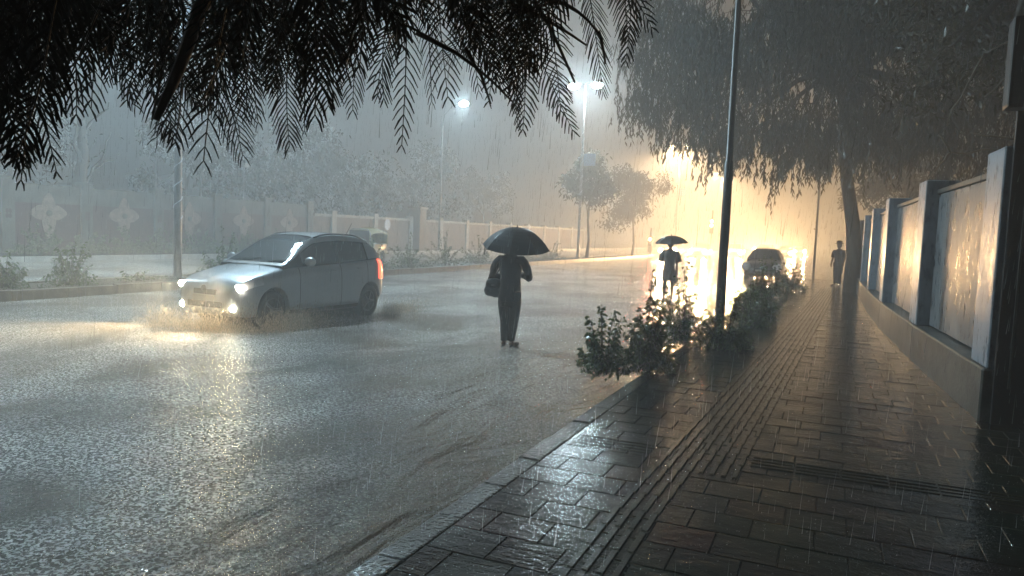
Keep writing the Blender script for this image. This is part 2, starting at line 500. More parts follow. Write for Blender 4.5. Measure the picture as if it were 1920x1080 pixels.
# pavement with its kerb step, a slab from below the road up to 0
mb = MB(); mb.box(-1.798, 1.75, YN, 0.2, -0.19, 0.0); mb.box(-1.798, 1.75, 36.4, YF, -0.19, 0.0); mb.box(-1.798, 1.75, 0.2, 36.4, -0.19, -0.007); mb.box(1.752, 4.5, YN, 7.9, -0.19, -0.003)
random.seed(17)
row, PWD, PRD = 0, 0.33, 0.30
y = 0.2
while y < 36.2:
    x = -1.80 - (PWD / 2 if row % 2 else 0)
    while x < 1.7:
        xa, xb = max(x, -1.798) + .0022, min(x + PWD, 1.75) - .0022
        if xb - xa > .06:
            ya, yb = y + .0022, y + PRD - .0022
            sx, sy, dz = random.gauss(0, .0045), random.gauss(0, .0045), random.gauss(0, .0008)
            zt = lambda X, Y: dz + sx * (X - (xa + xb) / 2) + sy * (Y - (ya + yb) / 2)
            c = .0035
            v_ = [(xa, ya, -.02), (xb, ya, -.02), (xb, yb, -.02), (xa, yb, -.02)]
            v_ += [(X, Y, zt(X, Y) - c) for X, Y in ((xa, ya), (xb, ya), (xb, yb), (xa, yb))]
            v_ += [(X, Y, zt(X, Y)) for X, Y in ((xa + c, ya + c), (xb - c, ya + c), (xb - c, yb - c), (xa + c, yb - c))]
            f_ = [(8, 9, 10, 11)]
            for k in range(4):
                k2 = (k + 1) % 4
                f_ += [(k, k2, 4 + k2, 4 + k), (4 + k, 4 + k2, 8 + k2, 8 + k)]
            mb.add(v_, f_)
        x += PWD
    y += PRD; row += 1
tag(mb.build('pavement', M['pave']), kind='structure')
mb = MB()
y = -6.0
random.seed(3)
while y < 90:
    L_ = 0.6 if y < 30 else 2.4
    dz = random.uniform(-0.006, 0.004)
    mb.rbox(-1.96 + random.uniform(-.006, .006), -1.802, y + 0.004, y + L_ - 0.004, -0.19, 0.002 + dz, 0.012)
    y += L_
mb.box(-1.96, -1.802, 90, YF, -0.19, 0.0); mb.box(-1.96, -1.802, YN, -6.02, -0.19, 0.0)
tag(mb.build('kerb', M['kerb']), kind='structure')
# median with earth between two kerbs
mb = MB(); mb.box(-16.8, -15.2, YN, YF, -0.19, 0.03)
tag(mb.build('median', M['earth']), kind='structure')
mb = MB()
for xa, xb in ((-15.2 + 0.002, -15.0), (-17.0, -16.8 - 0.002)):
    y = -6.0
    while y < 120:
        mb.rbox(xa, xb, y + 0.006, y + 1.19, -0.19, 0.06 + random.uniform(-.008, .008), 0.02); y += 1.2
tag(mb.build('median_kerb', M['medkerb']), kind='structure')
mb = MB(); mb.box(-31.0, -27.2, YN, YF, -0.19, 0.0)
tag(mb.build('far_pavement', M['kerb']), kind='structure')
mb = MB(); mb.rbox(-27.2 + .002, -27.0, YN, 150, -0.19, 0.05, 0.02)
tag(mb.build('far_kerb', M['coping']), kind='structure')

# tactile paving: ribbed tiles a few mm proud of the pavers
mb = MB()
def rib_tile(x0, y0, along_y=True, s=0.3, n=4):
    dz = random.uniform(0, .003)
    for k in range(n):
        a = (k + 0.5) / n * s
        if along_y:
            mb.rbox(x0 + a - 0.016, x0 + a + 0.016, y0 + 0.008, y0 + s - 0.008, -0.002, 0.007 + dz, 0.003)
        else:
            mb.rbox(x0 + 0.006, x0 + s - 0.006, y0 + a - 0.014, y0 + a + 0.014, -0.002, 0.005 + dz, 0.0025)
random.seed(11)
def tx(y):   # the strip drifts to the right further on
    return -1.10 + min(0.8, max(0.0, y - 4) * 0.032)
y = 1.2
while y < 40:
    x = tx(y)
    rib_tile(x, y)
    if y > 4.9: rib_tile(x + 0.3, y)
    y += 0.3
for i in range(7): rib_tile(-0.44 + i * 0.3, 5.44, False)
for i in range(2): rib_tile(-1.74 + i * 0.3, 5.36, False)
tag(mb.build('tactile_paving', M['tactile']), kind='structure')

# ------------------------------------------------------------------ wall on the right
def wall_x(y):
    return interp(((0, 1.55), (8.0, 1.40), (11.9, 1.17), (16.3, 0.98), (21, 0.91), (26, 0.90), (80, 0.95)), y)[0]
WALL = empty('compound_wall', (1.4, 8.0, 0), 0, 'wet grey painted wall with recessed panels along the right side of the pavement', 'wall')
WALL.location = (0, 0, 0)
def slab_y(x0off, x1off, ya, yb, z0, z1, r=0.01):
    """box that follows the slightly bent line of the wall; offsets from its face, + is into the wall"""
    xa, xb = wall_x(ya), wall_x(yb)
    vs = []
    for z in (z0, z1):
        for (x, yy) in ((xa + x0off, ya), (xa + x1off, ya), (xb + x1off, yb), (xb + x0off, yb)):
            vs.append((x, yy, z))
    bm = bmesh.new()
    bv = [bm.verts.new(v) for v in vs]
    for f in ((3, 2, 1, 0), (4, 5, 6, 7), (0, 1, 5, 4), (1, 2, 6, 5), (2, 3, 7, 6), (3, 0, 4, 7)):
        bm.faces.new([bv[i] for i in f])
    bmesh.ops.bevel(bm, geom=list(bm.edges), offset=r, segments=1, affect='EDGES')
    bm.verts.ensure_lookup_table()
    out = ([v.co.copy() for v in bm.verts], [tuple(v.index for v in f.verts) for f in bm.faces])
    bm.free(); return out
PY = [8.05, 11.95, 16.35, 20.8, 25.6, 30.4, 35.2, 40, 44.8, 49.6, 54.4]
for i, py in enumerate(PY):
    pw = 0.62
    m_ = MB(); m_.add(*slab_y(0.0, 0.42, py, py + pw, 0.50, 2.56 + (0.0 if i else 0.0), 0.012)); m_.build('pillar', M['pillar'], WALL)
    if i + 1 < len(PY):
        m_ = MB(); m_.add(*slab_y(0.17, 0.38, py + pw + .002, PY[i + 1] - .002, 0.52, 2.36, 0.008)); m_.build('panel', M['panel'], WALL)
        m_ = MB(); m_.add(*slab_y(0.145, 0.42, py + pw + .002, PY[i + 1] - .002, 2.362, 2.43, 0.008)); m_.build('panel_cap', M['plinth'], WALL)
    y1 = PY[i + 1] - .003 if i + 1 < len(PY) else py + pw
    m_ = MB(); m_.add(*slab_y(-0.035, 0.45, py, y1, -0.19, 0.498, 0.015)); m_.build('plinth', M['plinth'], WALL)

# black boards stand in for the darkness at the near end, with a box
G = empty('stand_in_boards', (1.45, 7.98, 0), 0, 'tall black board fence standing in for the darkness at the near end of the grey wall', 'fence')
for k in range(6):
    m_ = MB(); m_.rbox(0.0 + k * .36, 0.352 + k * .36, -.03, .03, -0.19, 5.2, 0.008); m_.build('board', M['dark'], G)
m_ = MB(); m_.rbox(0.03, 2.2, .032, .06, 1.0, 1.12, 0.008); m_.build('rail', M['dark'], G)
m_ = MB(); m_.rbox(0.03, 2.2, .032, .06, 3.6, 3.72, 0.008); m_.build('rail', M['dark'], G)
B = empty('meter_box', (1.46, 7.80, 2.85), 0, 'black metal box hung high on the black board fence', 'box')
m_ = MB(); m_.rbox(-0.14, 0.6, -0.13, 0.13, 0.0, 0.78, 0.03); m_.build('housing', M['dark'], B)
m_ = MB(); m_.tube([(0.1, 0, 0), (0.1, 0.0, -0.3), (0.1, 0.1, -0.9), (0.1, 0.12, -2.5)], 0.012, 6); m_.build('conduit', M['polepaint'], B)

# ------------------------------------------------------------------ wall across the road
FW = empty('mural_wall', (-31, 23, 0), 0, 'weathered wall with maroon band and painted flowers across the road', 'wall')
FW.location = (0, 0, 0)
posts = [19.7, 23.2, 27.1, 31.0, 34.9, 38.8]
for i, py in enumerate(posts):
    m_ = MB(); m_.rbox(-31.32, -30.93, py - 0.27, py + 0.27, -0.2, 3.06, 0.02)
    m_.rbox(-31.36, -30.89, py - 0.31, py + 0.31, 3.0, 3.12, 0.02); m_.build('post', M['farwall'], FW)
    m_ = MB()
    for k in range(4):
        a = math.pi / 2 * k + math.pi / 4
        m_.ball((-30.925, py + 0.09 * math.cos(a), 1.62 + 0.14 * math.sin(a)), (0.012, 0.07, 0.10), 10, 6)
    m_.build('rosette', M['maroon'], FW)
    if i + 1 < len(posts):
        ya, yb = py + 0.28, posts[i + 1] - 0.28
        m_ = MB(); m_.box(-31.25, -31.05, ya, yb, 2.1, 2.84)
        # a ragged rough top
        n_ = 26
        for k in range(n_):
            y0 = ya + (yb - ya) * k / n_
            m_.box(-31.24, -31.06, y0 + .003, y0 + (yb - ya) / n_ - .003, 2.842, 2.86 + random.uniform(0, .05))
        m_.build('panel', M['farwall'], FW)
        m_ = MB(); m_.box(-31.27, -31.03, ya, yb, -0.2, 2.098); m_.build('maroon_band', M['maroon'], FW)
        yc = (ya + yb) / 2
        m_ = MB()
        # flower of four petals: two broad side petals, a bud on top and a long one that runs down to a stalk
        def petal(pts, d=0.03):
            n = len(pts); vs = [(-31.028 + d, p[0] + yc, p[1]) for p in pts] + [(-31.029, p[0] + yc, p[1]) for p in pts]
            m_.add(vs, [tuple(range(n))] + [(k, k + n, (k + 1) % n + n, (k + 1) % n) for k in range(n)])
        def curve(ctrl, n=8):
            P = []
            k_ = len(ctrl)
            for q in range(k_):
                a, b, c, d = ctrl[q - 1], ctrl[q], ctrl[(q + 1) % k_], ctrl[(q + 2) % k_]
                for s_ in range(n):
                    t = s_ / n; P.append((cr(a[0], b[0], c[0], d[0], t), cr(a[1], b[1], c[1], d[1], t)))
            return P
        petal(curve([(-.1, 1.9), (-.42, 2.02), (-.82, 1.70), (-.5, 1.42), (-.1, 1.45)]), 0.02)
        petal(curve([(.1, 1.9), (.1, 1.45), (.5, 1.42), (.82, 1.70), (.42, 2.02)]), 0.024)
        petal(curve([(-.2, 1.85), (-.28, 2.15), (0, 2.55), (.28, 2.15), (.2, 1.85)]), 0.028)
        petal(curve([(-.26, 1.5), (-.27, 1.1), (0, 0.62), (.27, 1.1), (.26, 1.5)]), 0.032)
        petal(curve([(-.04, 0.75), (-.04, 0.1), (.04, 0.1), (.04, 0.75)]), 0.018)
        m_.build('flower_relief', M['motif'], FW)
        m_ = MB(); m_.lathe([(0.12, 0), (0.12, 0.05), (0.05, 0.07)], (-31.0, yc, 1.68), 'x', 14); m_.build('flower_centre', M['farwall'], FW)
CW = empty('coped_wall', (0, 0, 0), 0, 'lower brown wall with white coping further down the far side', 'wall')
m_ = MB(); m_.box(-31.25, -31.05, 39.2, 100, -0.2, 2.2); m_.build('panel', mat("brown_wall", (0.17, 0.12, 0.09), 0.6, var=0.4, vscale=2), CW)
m_ = MB(); m_.rbox(-31.32, -30.95, 39.2, 100, 2.202, 2.38, 0.02); m_.build('coping', M['coping'], CW)
for k in range(12):
    m_ = MB(); m_.rbox(-31.4, -30.9, 41 + k * 5.0, 41.5 + k * 5.0, -0.2, 2.62, 0.02); m_.build('post', M['coping'], CW)
# dark gate to the left
GT = empty('sheet_metal_gate', (-31.1, 17.2, 0), 0, 'dark blue sheet metal gate at the left end of the flower wall', 'gate')
m_ = MB(); m_.rbox(-0.04, 0.04, -5.0, 2.0, -0.2, 3.0, 0.01)
for k in range(23): m_.box(0.041, 0.06, -4.95 + k * 0.3, -4.87 + k * 0.3, -0.1, 2.95)
m_.build('leaf', M['gateblue'], GT)
m_ = MB(); m_.tube([(0.08, 2.12, -0.2), (0.08, 2.12, 3.1)], 0.07, 10); m_.build('hinge_post', M['galv'], GT)

# pale house behind the left wall
H_ = empty('pale_house', (-52, 33, 0), 0, 'pale blue house with a low tin roof behind the left wall', 'house')
m_ = MB(); m_.box(-6, 0, -12, 5, -0.2, 4.0); m_.build('wall', M['house'], H_)
m_ = MB(); m_.add([(0.8, -12.6, 4.02), (0.8, 5.6, 4.02), (-3, 5.6, 6.6), (-3, -12.6, 6.6), (-6.8, -12.6, 4.02), (-6.8, 5.6, 4.02)], [(0, 1, 2, 3), (3, 2, 5, 4), (0, 3, 4), (1, 5, 2)]); m_.build('roof', M['house'], H_)
for yy in (-9, -5, 1):
    m_ = MB(); m_.rbox(0.003, 0.06, yy, yy + 1.3, 1.4, 2.8, 0.01); m_.build('window', M['glass'], H_)

# ------------------------------------------------------------------ lamps
def mast(Y, label, power=1.0, color=COOL, led='led', cone=142, blend=.8, outer=1.0):
    r = empty('lamp_mast', (-15.8 - 0.2, Y, 0.03), 0, label, 'street lamp', 'twin lamp masts along the median')
    m_ = MB(); m_.tube([(0, 0, 0), (0, 0, 0.15), (0, 0, 4), (0, 0, 8), (0, 0, 11.9)], [0.13, 0.105, 0.09, 0.07, 0.05], 12); m_.build('pole', M['galv'], r, True)
    m_ = MB(); m_.rbox(-.2, .2, -.2, .2, -0.05, 0.05, 0.01)
    for sx in (-.15, .15):
        for sy in (-.15, .15): m_.lathe([(.02, 0.05), (.02, .1), (.01, .11)], (sx, sy, 0), n=6)
    m_.build('base_plate', M['galv'], r)
    m_ = MB(); P = []
    for k in range(300):
        a = k * 0.42; z = 1.6 + k * 0.0335
        rr = 0.115 - 0.045 * z / 12
        P.append((rr * math.cos(a), rr * math.sin(a), z))
    m_.tube(P, 0.012, 4); m_.build('wound_light_rope', M['rope'], r)
    for s in (-1, 1):
        m_ = MB(); m_.tube([(0, 0, 11.75), (s * 0.35, 0, 11.85), (s * 0.75, 0, 11.78), (s * 0.9, 0, 11.72)], 0.03, 8); m_.build('arm', M['galv'], r, True)
        m_ = MB(); m_.rbox(s * 0.85 - .32, s * 0.85 + .32, -.13, .13, 11.66, 11.74, 0.02); hd = m_.build('lamp_head', M['galv'], r)
        m_ = MB(); m_.ball((s * .85, 0, 11.645), (.38, .22, .18), 14, 8); m_.build('led_lens', M[led], hd, True)
        lamp('street_light', 'SPOT', (s * 0.85, 0, 11.50), MAST_W * power * (1.0 if s > 0 else outer), color, r, 0.15, R(cone), (s * 0.12, 0, -1), blend)
    if led == 'led' and Y > 20:
        for s in (-1, 1): lamp('lamp_spill', 'POINT', (s * .85, -.1, 11.40), 170, (.6, .86, 1), r, .12)
    m_ = MB(); m_.rbox(0.12, 0.95, -.03, .03, 6.3, 7.1, 0.02); m_.build('sign_board', M['signblue'], r)
    return r
M['sodium'] = mat('warm_lamp_lens', (.9, .9, .9), .2, emit=(1, .78, .48), estr=12)
M['rope'] = mat("light_rope", (0.7, 0.75, 0.8), 0.3, emit=(0.65, 0.85, 1.0), estr=0.08)
mast(14.6, 'tall twin lamp mast wound with light rope, rising behind the hatchback', 3.1, cone=146, blend=.4, outer=.28)
mast(48.6, 'twin lamp mast with both lamps shining beyond the umbrella walkers', 0.7, (1, .78, .50))
mast(82.6, 'pale lamp mast seen in the glow left of the drooping tree', 20, (1, .66, .34), 'sodium', 174)
mast(116.6, 'most distant lamp mast, added behind the drooping tree to warm the haze', 15.0, (1, .64, .32), 'sodium', 174)  # added mast, its lamps spread a warm glow through the haze
def road_lamp(Y, label, h=10.6):
    r = empty('street_lamp', (-29.0, Y, 0), 0, label, 'street lamp', 'single arm lamps on the far pavement')
    m_ = MB(); m_.tube([(0, 0, 0), (0, 0, 5), (0, 0, h - .5), (0.15, 0, h + .1), (0.8, 0, h + .75), (1.6, 0, h + .98)], [0.10, 0.08, 0.06, 0.045, 0.04, 0.035], 10); m_.build('pole', M['galv'], r, True)
    m_ = MB(); m_.rbox(1.5, 2.15, -.14, .14, h + .95, h + 1.05, 0.02); hd = m_.build('lamp_head', M['galv'], r)
    m_ = MB(); m_.ball((1.84, 0, h + .93), (.38, .22, .18), 14, 8); m_.build('led_lens', M['led'], hd, True)
    lamp('street_light', 'SPOT', (1.85, 0, h + .78), ROAD_LAMP_W, COOL, r, 0.15, R(145), (0.05, 0, -1), 0.8)
    lamp('lamp_spill', 'POINT', (1.9, -.1, h + .7), 190, (.6, .86, 1), r, .12)
    return r
road_lamp(52.4, 'single arm street lamp glowing on the far pavement')
road_lamp(12.0, 'street lamp on the far pavement left of the flower wall view')

# pole on the kerb of this side
r = empty('kerb_pole', (-1.52, 11.75, 0), 0, 'dark tapered pole rising out of the kerbside bushes', 'pole')
m_ = MB(); m_.tube([(0, 0, 0), (0, 0, 0.12), (0, 0, 1.2), (0, 0, 2.8), (0, 0, 2.82), (0, 0, 5.5), (0, 0, 8.8)], [0.10, 0.078, 0.072, 0.066, 0.05, 0.042, 0.03], 14); m_.build('shaft', M['polepaint'], r, True)
m_ = MB(); m_.rbox(-.17, .17, -.17, .17, 0.0, 0.03, 0.005); m_.build('base_plate', M['polepaint'], r)
m_ = MB(); m_.tube([(0, 0, 8.7), (-0.3, 0, 9.1), (-1.1, 0, 9.3)], 0.03, 8); m_.rbox(-1.7, -1.05, -.12, .12, 9.24, 9.34, 0.02); m_.build('lamp_arm', M['polepaint'], r)
# thin far pole on this side
r = empty('thin_pole', (-0.85, 45, 0), 0, 'thin dim pole in the glow right of the headlights', 'pole')
m_ = MB(); m_.tube([(0, 0, 0), (0, 0, 3), (0, 0, 7.5)], [0.07, 0.06, 0.04], 8); m_.build('shaft', M['polepaint'], r, True)
m_ = MB(); m_.ball((-.1, -.05, 2.45), 0.05); m_.build('marker_lamp', M['farhead2'] if 'farhead2' in M else M['coping'], r)
for (px, py, X, zt, lab) in ((292, 290, -33, 4.3, 'short thin post above the wall, left of the tall mast'), (394, 320, -33, 4.1, 'short thin post above the wall, right of the tall mast')):
    v = ray(px, py); t = X / v.x
    r = empty('thin_post', (X, v.y * t, -0.2), 0, lab, 'post')
    m_ = MB(); m_.tube([(0, 0, 0), (0, 0, CAM_H + v.z * t + 0.2)], 0.045, 8); m_.build('shaft', M['galv'], r, True)
    m_ = MB(); m_.ball((0, 0, CAM_H + v.z * t + 0.22), 0.06); m_.build('finial', M['galv'], r, True)
v = ray(457, 310); t = -31.6 / v.x
r = empty('flood_lamp', (-31.6, v.y * t, -0.2), 0, 'small pale flood lamp housing on a post above the wall', 'lamp')
z_ = CAM_H + v.z * t + 0.2
m_ = MB(); m_.tube([(0, 0, 0), (0, 0, z_ - .1)], 0.035, 8); m_.build('post', M['galv'], r, True)
m_ = MB(); m_.rbox(-.1, .25, -.22, .22, z_ - .12, z_ + .12, 0.03, Matrix.Rotation(0.0, 4, 'Y')); m_.build('housing', M['coping'], r)

# traffic signals far down the road
def signal(X, Y, z, lab, amber=True):
    r = empty('traffic_signal', (X, Y, -0.15), 0, lab, 'traffic signal', 'traffic signals down the road')
    m_ = MB(); m_.tube([(0, 0.2, 0), (0, 0.2, z + 1.2)], 0.07, 8); m_.build('pole', M['polepaint'], r, True)
    m_ = MB(); m_.rbox(-.2, .2, -.1, .12, z - 1.1 , z + .35, 0.03); hs = m_.build('housing', M['trim'], r)
    for k, mm in enumerate((M['redlamp'], M['amberlamp'] if amber else M['trim'], M['trim'])):
        m_ = MB(); m_.lathe([(0.05, -.18), (0.14, -.16), (0.19, -.101)], (0, 0, z + .12 - k * 0.42), 'y', 14); m_.build('signal_lens', mm, r)
    return r
signal(-11.0, 75, 3.5, 'signal with red over amber above the headlights')
signal(-15.9, 70, 1.5, 'low red signal at the left end of the headlight row', False)
# blue round sign on the far side
v = ray(725, 421); t = -27.6 / v.x
r = empty('round_sign', (-27.6, v.y * t, 0), 0, 'round pale blue sign on the far pavement behind the hatchback', 'sign')
z_ = CAM_H + v.z * t
m_ = MB(); m_.lathe([(0.36, -0.012), (0.36, 0.012)], (0.06, 0, z_), 'x', 20); m_.build('disc', M['signblue'], r)
m_ = MB(); m_.tube([(0, 0, 0), (0, 0, z_ + .3)], 0.035, 8); m_.build('post', M['galv'], r, True)
# square dark gate pier
r = empty('dark_pier', (-30.6, 52.0, 0), 0, 'square dark pier standing in front of the white coped wall', 'pillar')
m_ = MB(); m_.rbox(-.7, .3, -.5, .5, -0.2, 3.2, 0.03); m_.build('shaft', M['dark'], r)
m_ = MB(); m_.rbox(-.8, .4, -.6, .6, 3.202, 3.36, 0.03); m_.build('cap', M['plinth'], r)
# ------------------------------------------------------------------ vegetation
def leaf_quad(vs, fs, p, d, side, L, W, bend=0.0, seg=2):
    """a leaf: strip of quads, narrow at both ends"""
    n0 = len(vs)
    nrm = d.cross(side)
    ws = (0.25, 1.0, 0.15) if seg == 2 else (0.2, 0.9, 1.0, 0.1)
    for i in range(seg + 1):
        t = i / seg
        c = p + d * (L * t) + Vector((0, 0, -bend * L * t * t))
        hw = side * (W * ws[i] * 0.5)
        vs.append(c - hw); vs.append(c + hw)
    for i in range(seg):
        a = n0 + i * 2
        fs.append((a, a + 1, a + 3, a + 2))

def rnd_dir(zb=0.0):
    while True:
        v = Vector((random.uniform(-1, 1), random.uniform(-1, 1), random.uniform(-1, 1)))
        if 0.05 < v.length < 1:
            v.normalize(); v.z += zb; return v.normalized()

def bush(x, y, h, rx, ry, label, nst=26, nleaf=30, L=0.06, W=0.028, z=0.0, group='bushes along the kerb', name='bush', arch=0.5, low=True):
    r = empty(name, (x, y, z), 0, label, 'bush', group)
    stems = MB(); vs, fs = [], []
    for i in range(nst):
        a = random.uniform(0, 2 * math.pi)
        rad = math.sqrt(random.random())
        hh = h * (1.08 - 0.6 * rad ** 1.5) * random.uniform(0.4, 1.2)
        ex, ey = math.cos(a) * rad * rx, math.sin(a) * rad * ry
        P = []
        for k in range(7):
            t = k / 6
            P.append(Vector((ex * (0.25 + 0.75 * t ** 1.1), ey * (0.25 + 0.75 * t ** 1.1), hh * (t * (1 + arch) - arch * t * t * 1.0) / 1.0 + random.uniform(-.01, .01))))
        stems.tube(P, [0.009 - 0.001 * k for k in range(7)], 5)
        for k in range(nleaf):
            t = random.uniform(0.15, 1.02)
            j = min(5, int(t * 6)); f = min(1.0, t * 6 - j)
            p = P[j].lerp(P[j + 1], f) + rnd_dir() * random.uniform(0, 0.05)
            tw = (P[j + 1] - P[j]).normalized()
            d = (rnd_dir(-0.25) + tw * 0.5 + Vector((ex, ey, 0)).normalized() * 0.3).normalized()
            sd = d.cross(rnd_dir()).normalized()
            leaf_quad(vs, fs, p, d, sd, L * random.uniform(.6, 1.2), W * random.uniform(.7, 1.2), 0.35, 3)
    if low:      # the skirt of low leaves near the ground
        for k in range(int(nst * nleaf * 0.5)):
            a = random.uniform(0, 2 * math.pi); rad = math.sqrt(random.random())
            p = Vector((math.cos(a) * rad * rx * 1.1, math.sin(a) * rad * ry * 1.1, random.uniform(0.01, h * 0.42 * (1.1 - rad * .7))))
            d = rnd_dir(0.1); sd = d.cross(rnd_dir()).normalized()
            leaf_quad(vs, fs, p, d, sd, L * random.uniform(.6, 1.1), W * random.uniform(.7, 1.2), 0.3, 3)
    stems.build('stems', M['bark'], r, True)
    m_ = MB(); m_.v = [tuple(v) for v in vs]; m_.f = fs; m_.build('leaves', M['shrub'], r)
    return r

random.seed(21)
bush(-2.44, 8.55, 0.84, 0.30, 0.28, 'small leafy bush nearest the viewer, spilling from the kerb into the flooded gutter', 18, 44, 0.07, 0.032, -0.06)
bush(-1.98, 8.8, 0.95, 0.34, 0.30, 'upright leafy bush on the kerb edge, just right of the nearest bush', 24, 46, 0.075, 0.036)
bush(-2.02, 11.4, 1.06, 0.42, 0.45, 'bush with tall shoots immediately left of the kerb pole', 30, 48, 0.06, 0.027)
bush(-1.38, 11.35, 0.82, 0.40, 0.42, 'dense rounded bush hiding the foot of the kerb pole on its right', 34, 44, 0.06, 0.027)
bush(-1.35, 15.0, 0.85, 0.45, 0.6, 'hazy bush on the kerb side, next beyond the pole', 30, 34, 0.07, 0.03)
bush(-1.5, 18.3, 1.05, 0.5, 0.8, 'pale bush halfway from the pole to the parked car', 30, 30, 0.08, 0.035)
bush(-1.6, 22.5, 1.2, 0.5, 0.9, 'faint bush just in front of the parked dark car', 30, 26, 0.09, 0.04)
bush(-1.2, 27.0, 0.9, 0.5, 1.2, 'most distant kerbside bush beside the trunk', 26, 24, 0.10, 0.045)
G2 = 'shrubs on the median'
for (x, y, h, rr, lab) in ((-15.9, 11.5, 1.15, .42, 'dark green shrub standing alone on the median at the left'),
                           (-15.9, 10.0, 0.75, .35, 'small shrub cut by the left edge of the photo'),
                           (-16.1, 13.4, 0.32, .4, 'low tuft on the median beside the lone shrub'),
                           (-16.0, 16.2, 1.2, .55, 'bright green shrub behind the hatchback bonnet'),
                           (-16.0, 19.8, 1.0, .6, 'median shrub hidden behind the hatchback roof'),
                           (-16.0, 23.6, 1.25, .8, 'hazy shrub right of the hatchback'),
                           (-16.0, 26.4, 1.15, .8, 'second hazy median shrub right of the hatchback'),
                           (-16.0, 29.5, 1.3, .9, 'third hazy median shrub, left of the umbrella'),
                           (-16.0, 33.0, 1.3, .9, 'pale median shrub behind the umbrella'),
                           (-16.0, 38.0, 1.2, .9, 'pale median shrub right of the walker with the bag'),
                           (-16.0, 43.0, 1.2, .9, 'faint median shrub near the twin lamp mast foot')):
    bush(x, y, h, rr, rr * 1.3, lab, 20 if h > .5 else 10, 34 if h > .5 else 16, 0.085, 0.042, 0.03, G2, 'shrub')
G3 = 'shrubs along the foot of the flower wall'
for k, (y, h, lab) in enumerate(((20.2, 1.15, 'leafy shrub at the foot of the first flower'), (22.4, 1.0, 'shrub just left of the second wall post'), (24.6, 1.15, 'shrub at the foot of the second flower'), (26.6, 1.3, 'shrub between second flower and third post'), (28.8, 1.2, 'shrub at the foot of the third flower'), (31.6, 1.2, 'shrub right of the tall mast by the wall'), (34.5, 1.2, 'shrub against the right end of the flower wall'))):
    bush(-29.9, y, h, 0.95, 1.1, lab, 22, 34, 0.13, 0.07, 0.0, G3, 'shrub')

# grass and weeds on the median
random.seed(5)
vs, fs = [], []
for k in range(5200):
    y = random.uniform(7, 46) if k % 3 else random.uniform(8, 20)
    p = Vector((random.uniform(-16.7, -15.25), y, 0.03))
    if noise.noise(p * 0.8) < -0.1: continue
    d = Vector((random.uniform(-.5, .5), random.uniform(-.5, .5), 1)).normalized()
    sd = Vector((d.y, -d.x, 0)); sd = sd.normalized() if sd.length > .01 else Vector((1, 0, 0))
    leaf_quad(vs, fs, p, d, sd, random.uniform(.06, .2), 0.012, 0.5)
m_ = MB(); m_.v = [tuple(v) for v in vs]; m_.f = fs
tag(m_.build('grass', M['shrub']), 'short wet grass and weeds growing along the median', 'grass', kind='stuff')

def limb_path(a, b, sag, n=7, wob=0.12):
    P = []
    L = (b - a).length
    for i in range(n):
        t = i / (n - 1)
        p = a.lerp(b, t) + Vector((0, 0, sag * 4 * t * (1 - t)))
        if 0 < i < n - 1: p += Vector((random.uniform(-1, 1), random.uniform(-1, 1), random.uniform(-1, 1))) * L * wob * 0.35
        P.append(p)
    return P

def tree(name, loc, trunk_pts, r0, centers, label, cat='tree', group=None, leafm=None, barkm=None, nleaf=60, clump=0.8, L=0.14, W=0.05, droop=0.3, strands=0, strand_len=1.2):
    """centers: list of (x,y,z, rx, ry, rz, n clumps)"""
    rt = empty(name, loc, 0, label, cat, group)
    leafm = leafm or M['leafL']; barkm = barkm or M['bark']
    tb = MB(); n = len(trunk_pts)
    tb.tube(trunk_pts, [r0 * (1.25 if i == 0 else 1 - 0.5 * i / (n - 1)) for i in range(n)], 14)
    tb.build('trunk', barkm, rt, True)
    br = MB(); vs, fs = [], []
    top = Vector(trunk_pts[-1]); mid = Vector(trunk_pts[-2])
    for (x, y, z, rx, ry, rz, nc) in centers:
        c = Vector((x, y, z))
        P = limb_path(random.choice((top, mid)), c, 0.3)
        br.tube(P, [r0 * 0.42 * (1 - 0.75 * i / 6) for i in range(7)], 8)
        for k in range(nc):
            d = rnd_dir(); q = c + Vector((d.x * rx, d.y * ry, d.z * rz)) * random.uniform(0.35, 1.0) ** 0.6
            if random.random() < 0.35:
                P2 = limb_path(P[random.randint(3, 6)], q, 0.1, 5)
                br.tube(P2, [r0 * 0.11, r0 * 0.09, r0 * 0.07, r0 * 0.04, r0 * 0.02], 5)
            cr_ = clump * random.uniform(0.5, 1.2)
            if strands:
                for s_ in range(strands):
                    o = q + rnd_dir() * cr_ * random.random()
                    ln = strand_len * random.uniform(.5, 1.2)
                    lean = Vector((random.uniform(-.25, .25), random.uniform(-.25, .25), -1))
                    m2 = int(nleaf / strands) + 1
                    for j in range(m2):
                        t = (j + random.random()) / m2
                        p = o + lean * ln * t
                        d2 = (Vector((random.uniform(-1, 1), random.uniform(-1, 1), -1.3))).normalized()
                        sd = d2.cross(rnd_dir()).normalized()
                        leaf_quad(vs, fs, p, d2, sd, L * random.uniform(.6, 1.2), W, droop)
            else:
                for j in range(nleaf):
                    o = q + rnd_dir() * cr_ * random.random() ** 0.5
                    d2 = rnd_dir(-0.3); sd = d2.cross(rnd_dir()).normalized()
                    leaf_quad(vs, fs, o, d2, sd, L * random.uniform(.6, 1.3), W, droop)
    br.build('branches', barkm, rt, True)
    m_ = MB(); m_.v = [tuple(v) for v in vs]; m_.f = fs; m_.build('crown', leafm, rt)
    return rt

random.seed(33)
# the big drooping tree over the pavement
C = []
for k in range(30):
    a = random.uniform(0, 2 * math.pi); rr = math.sqrt(random.random()) * 6.2
    z = 6.2 + random.random() ** 1.2 * 8.0 - 0.02 * rr * rr
    C.append((rr * math.cos(a) - 0.6, rr * math.sin(a) * 0.9, z, 1.9, 1.9, 1.5, 15))
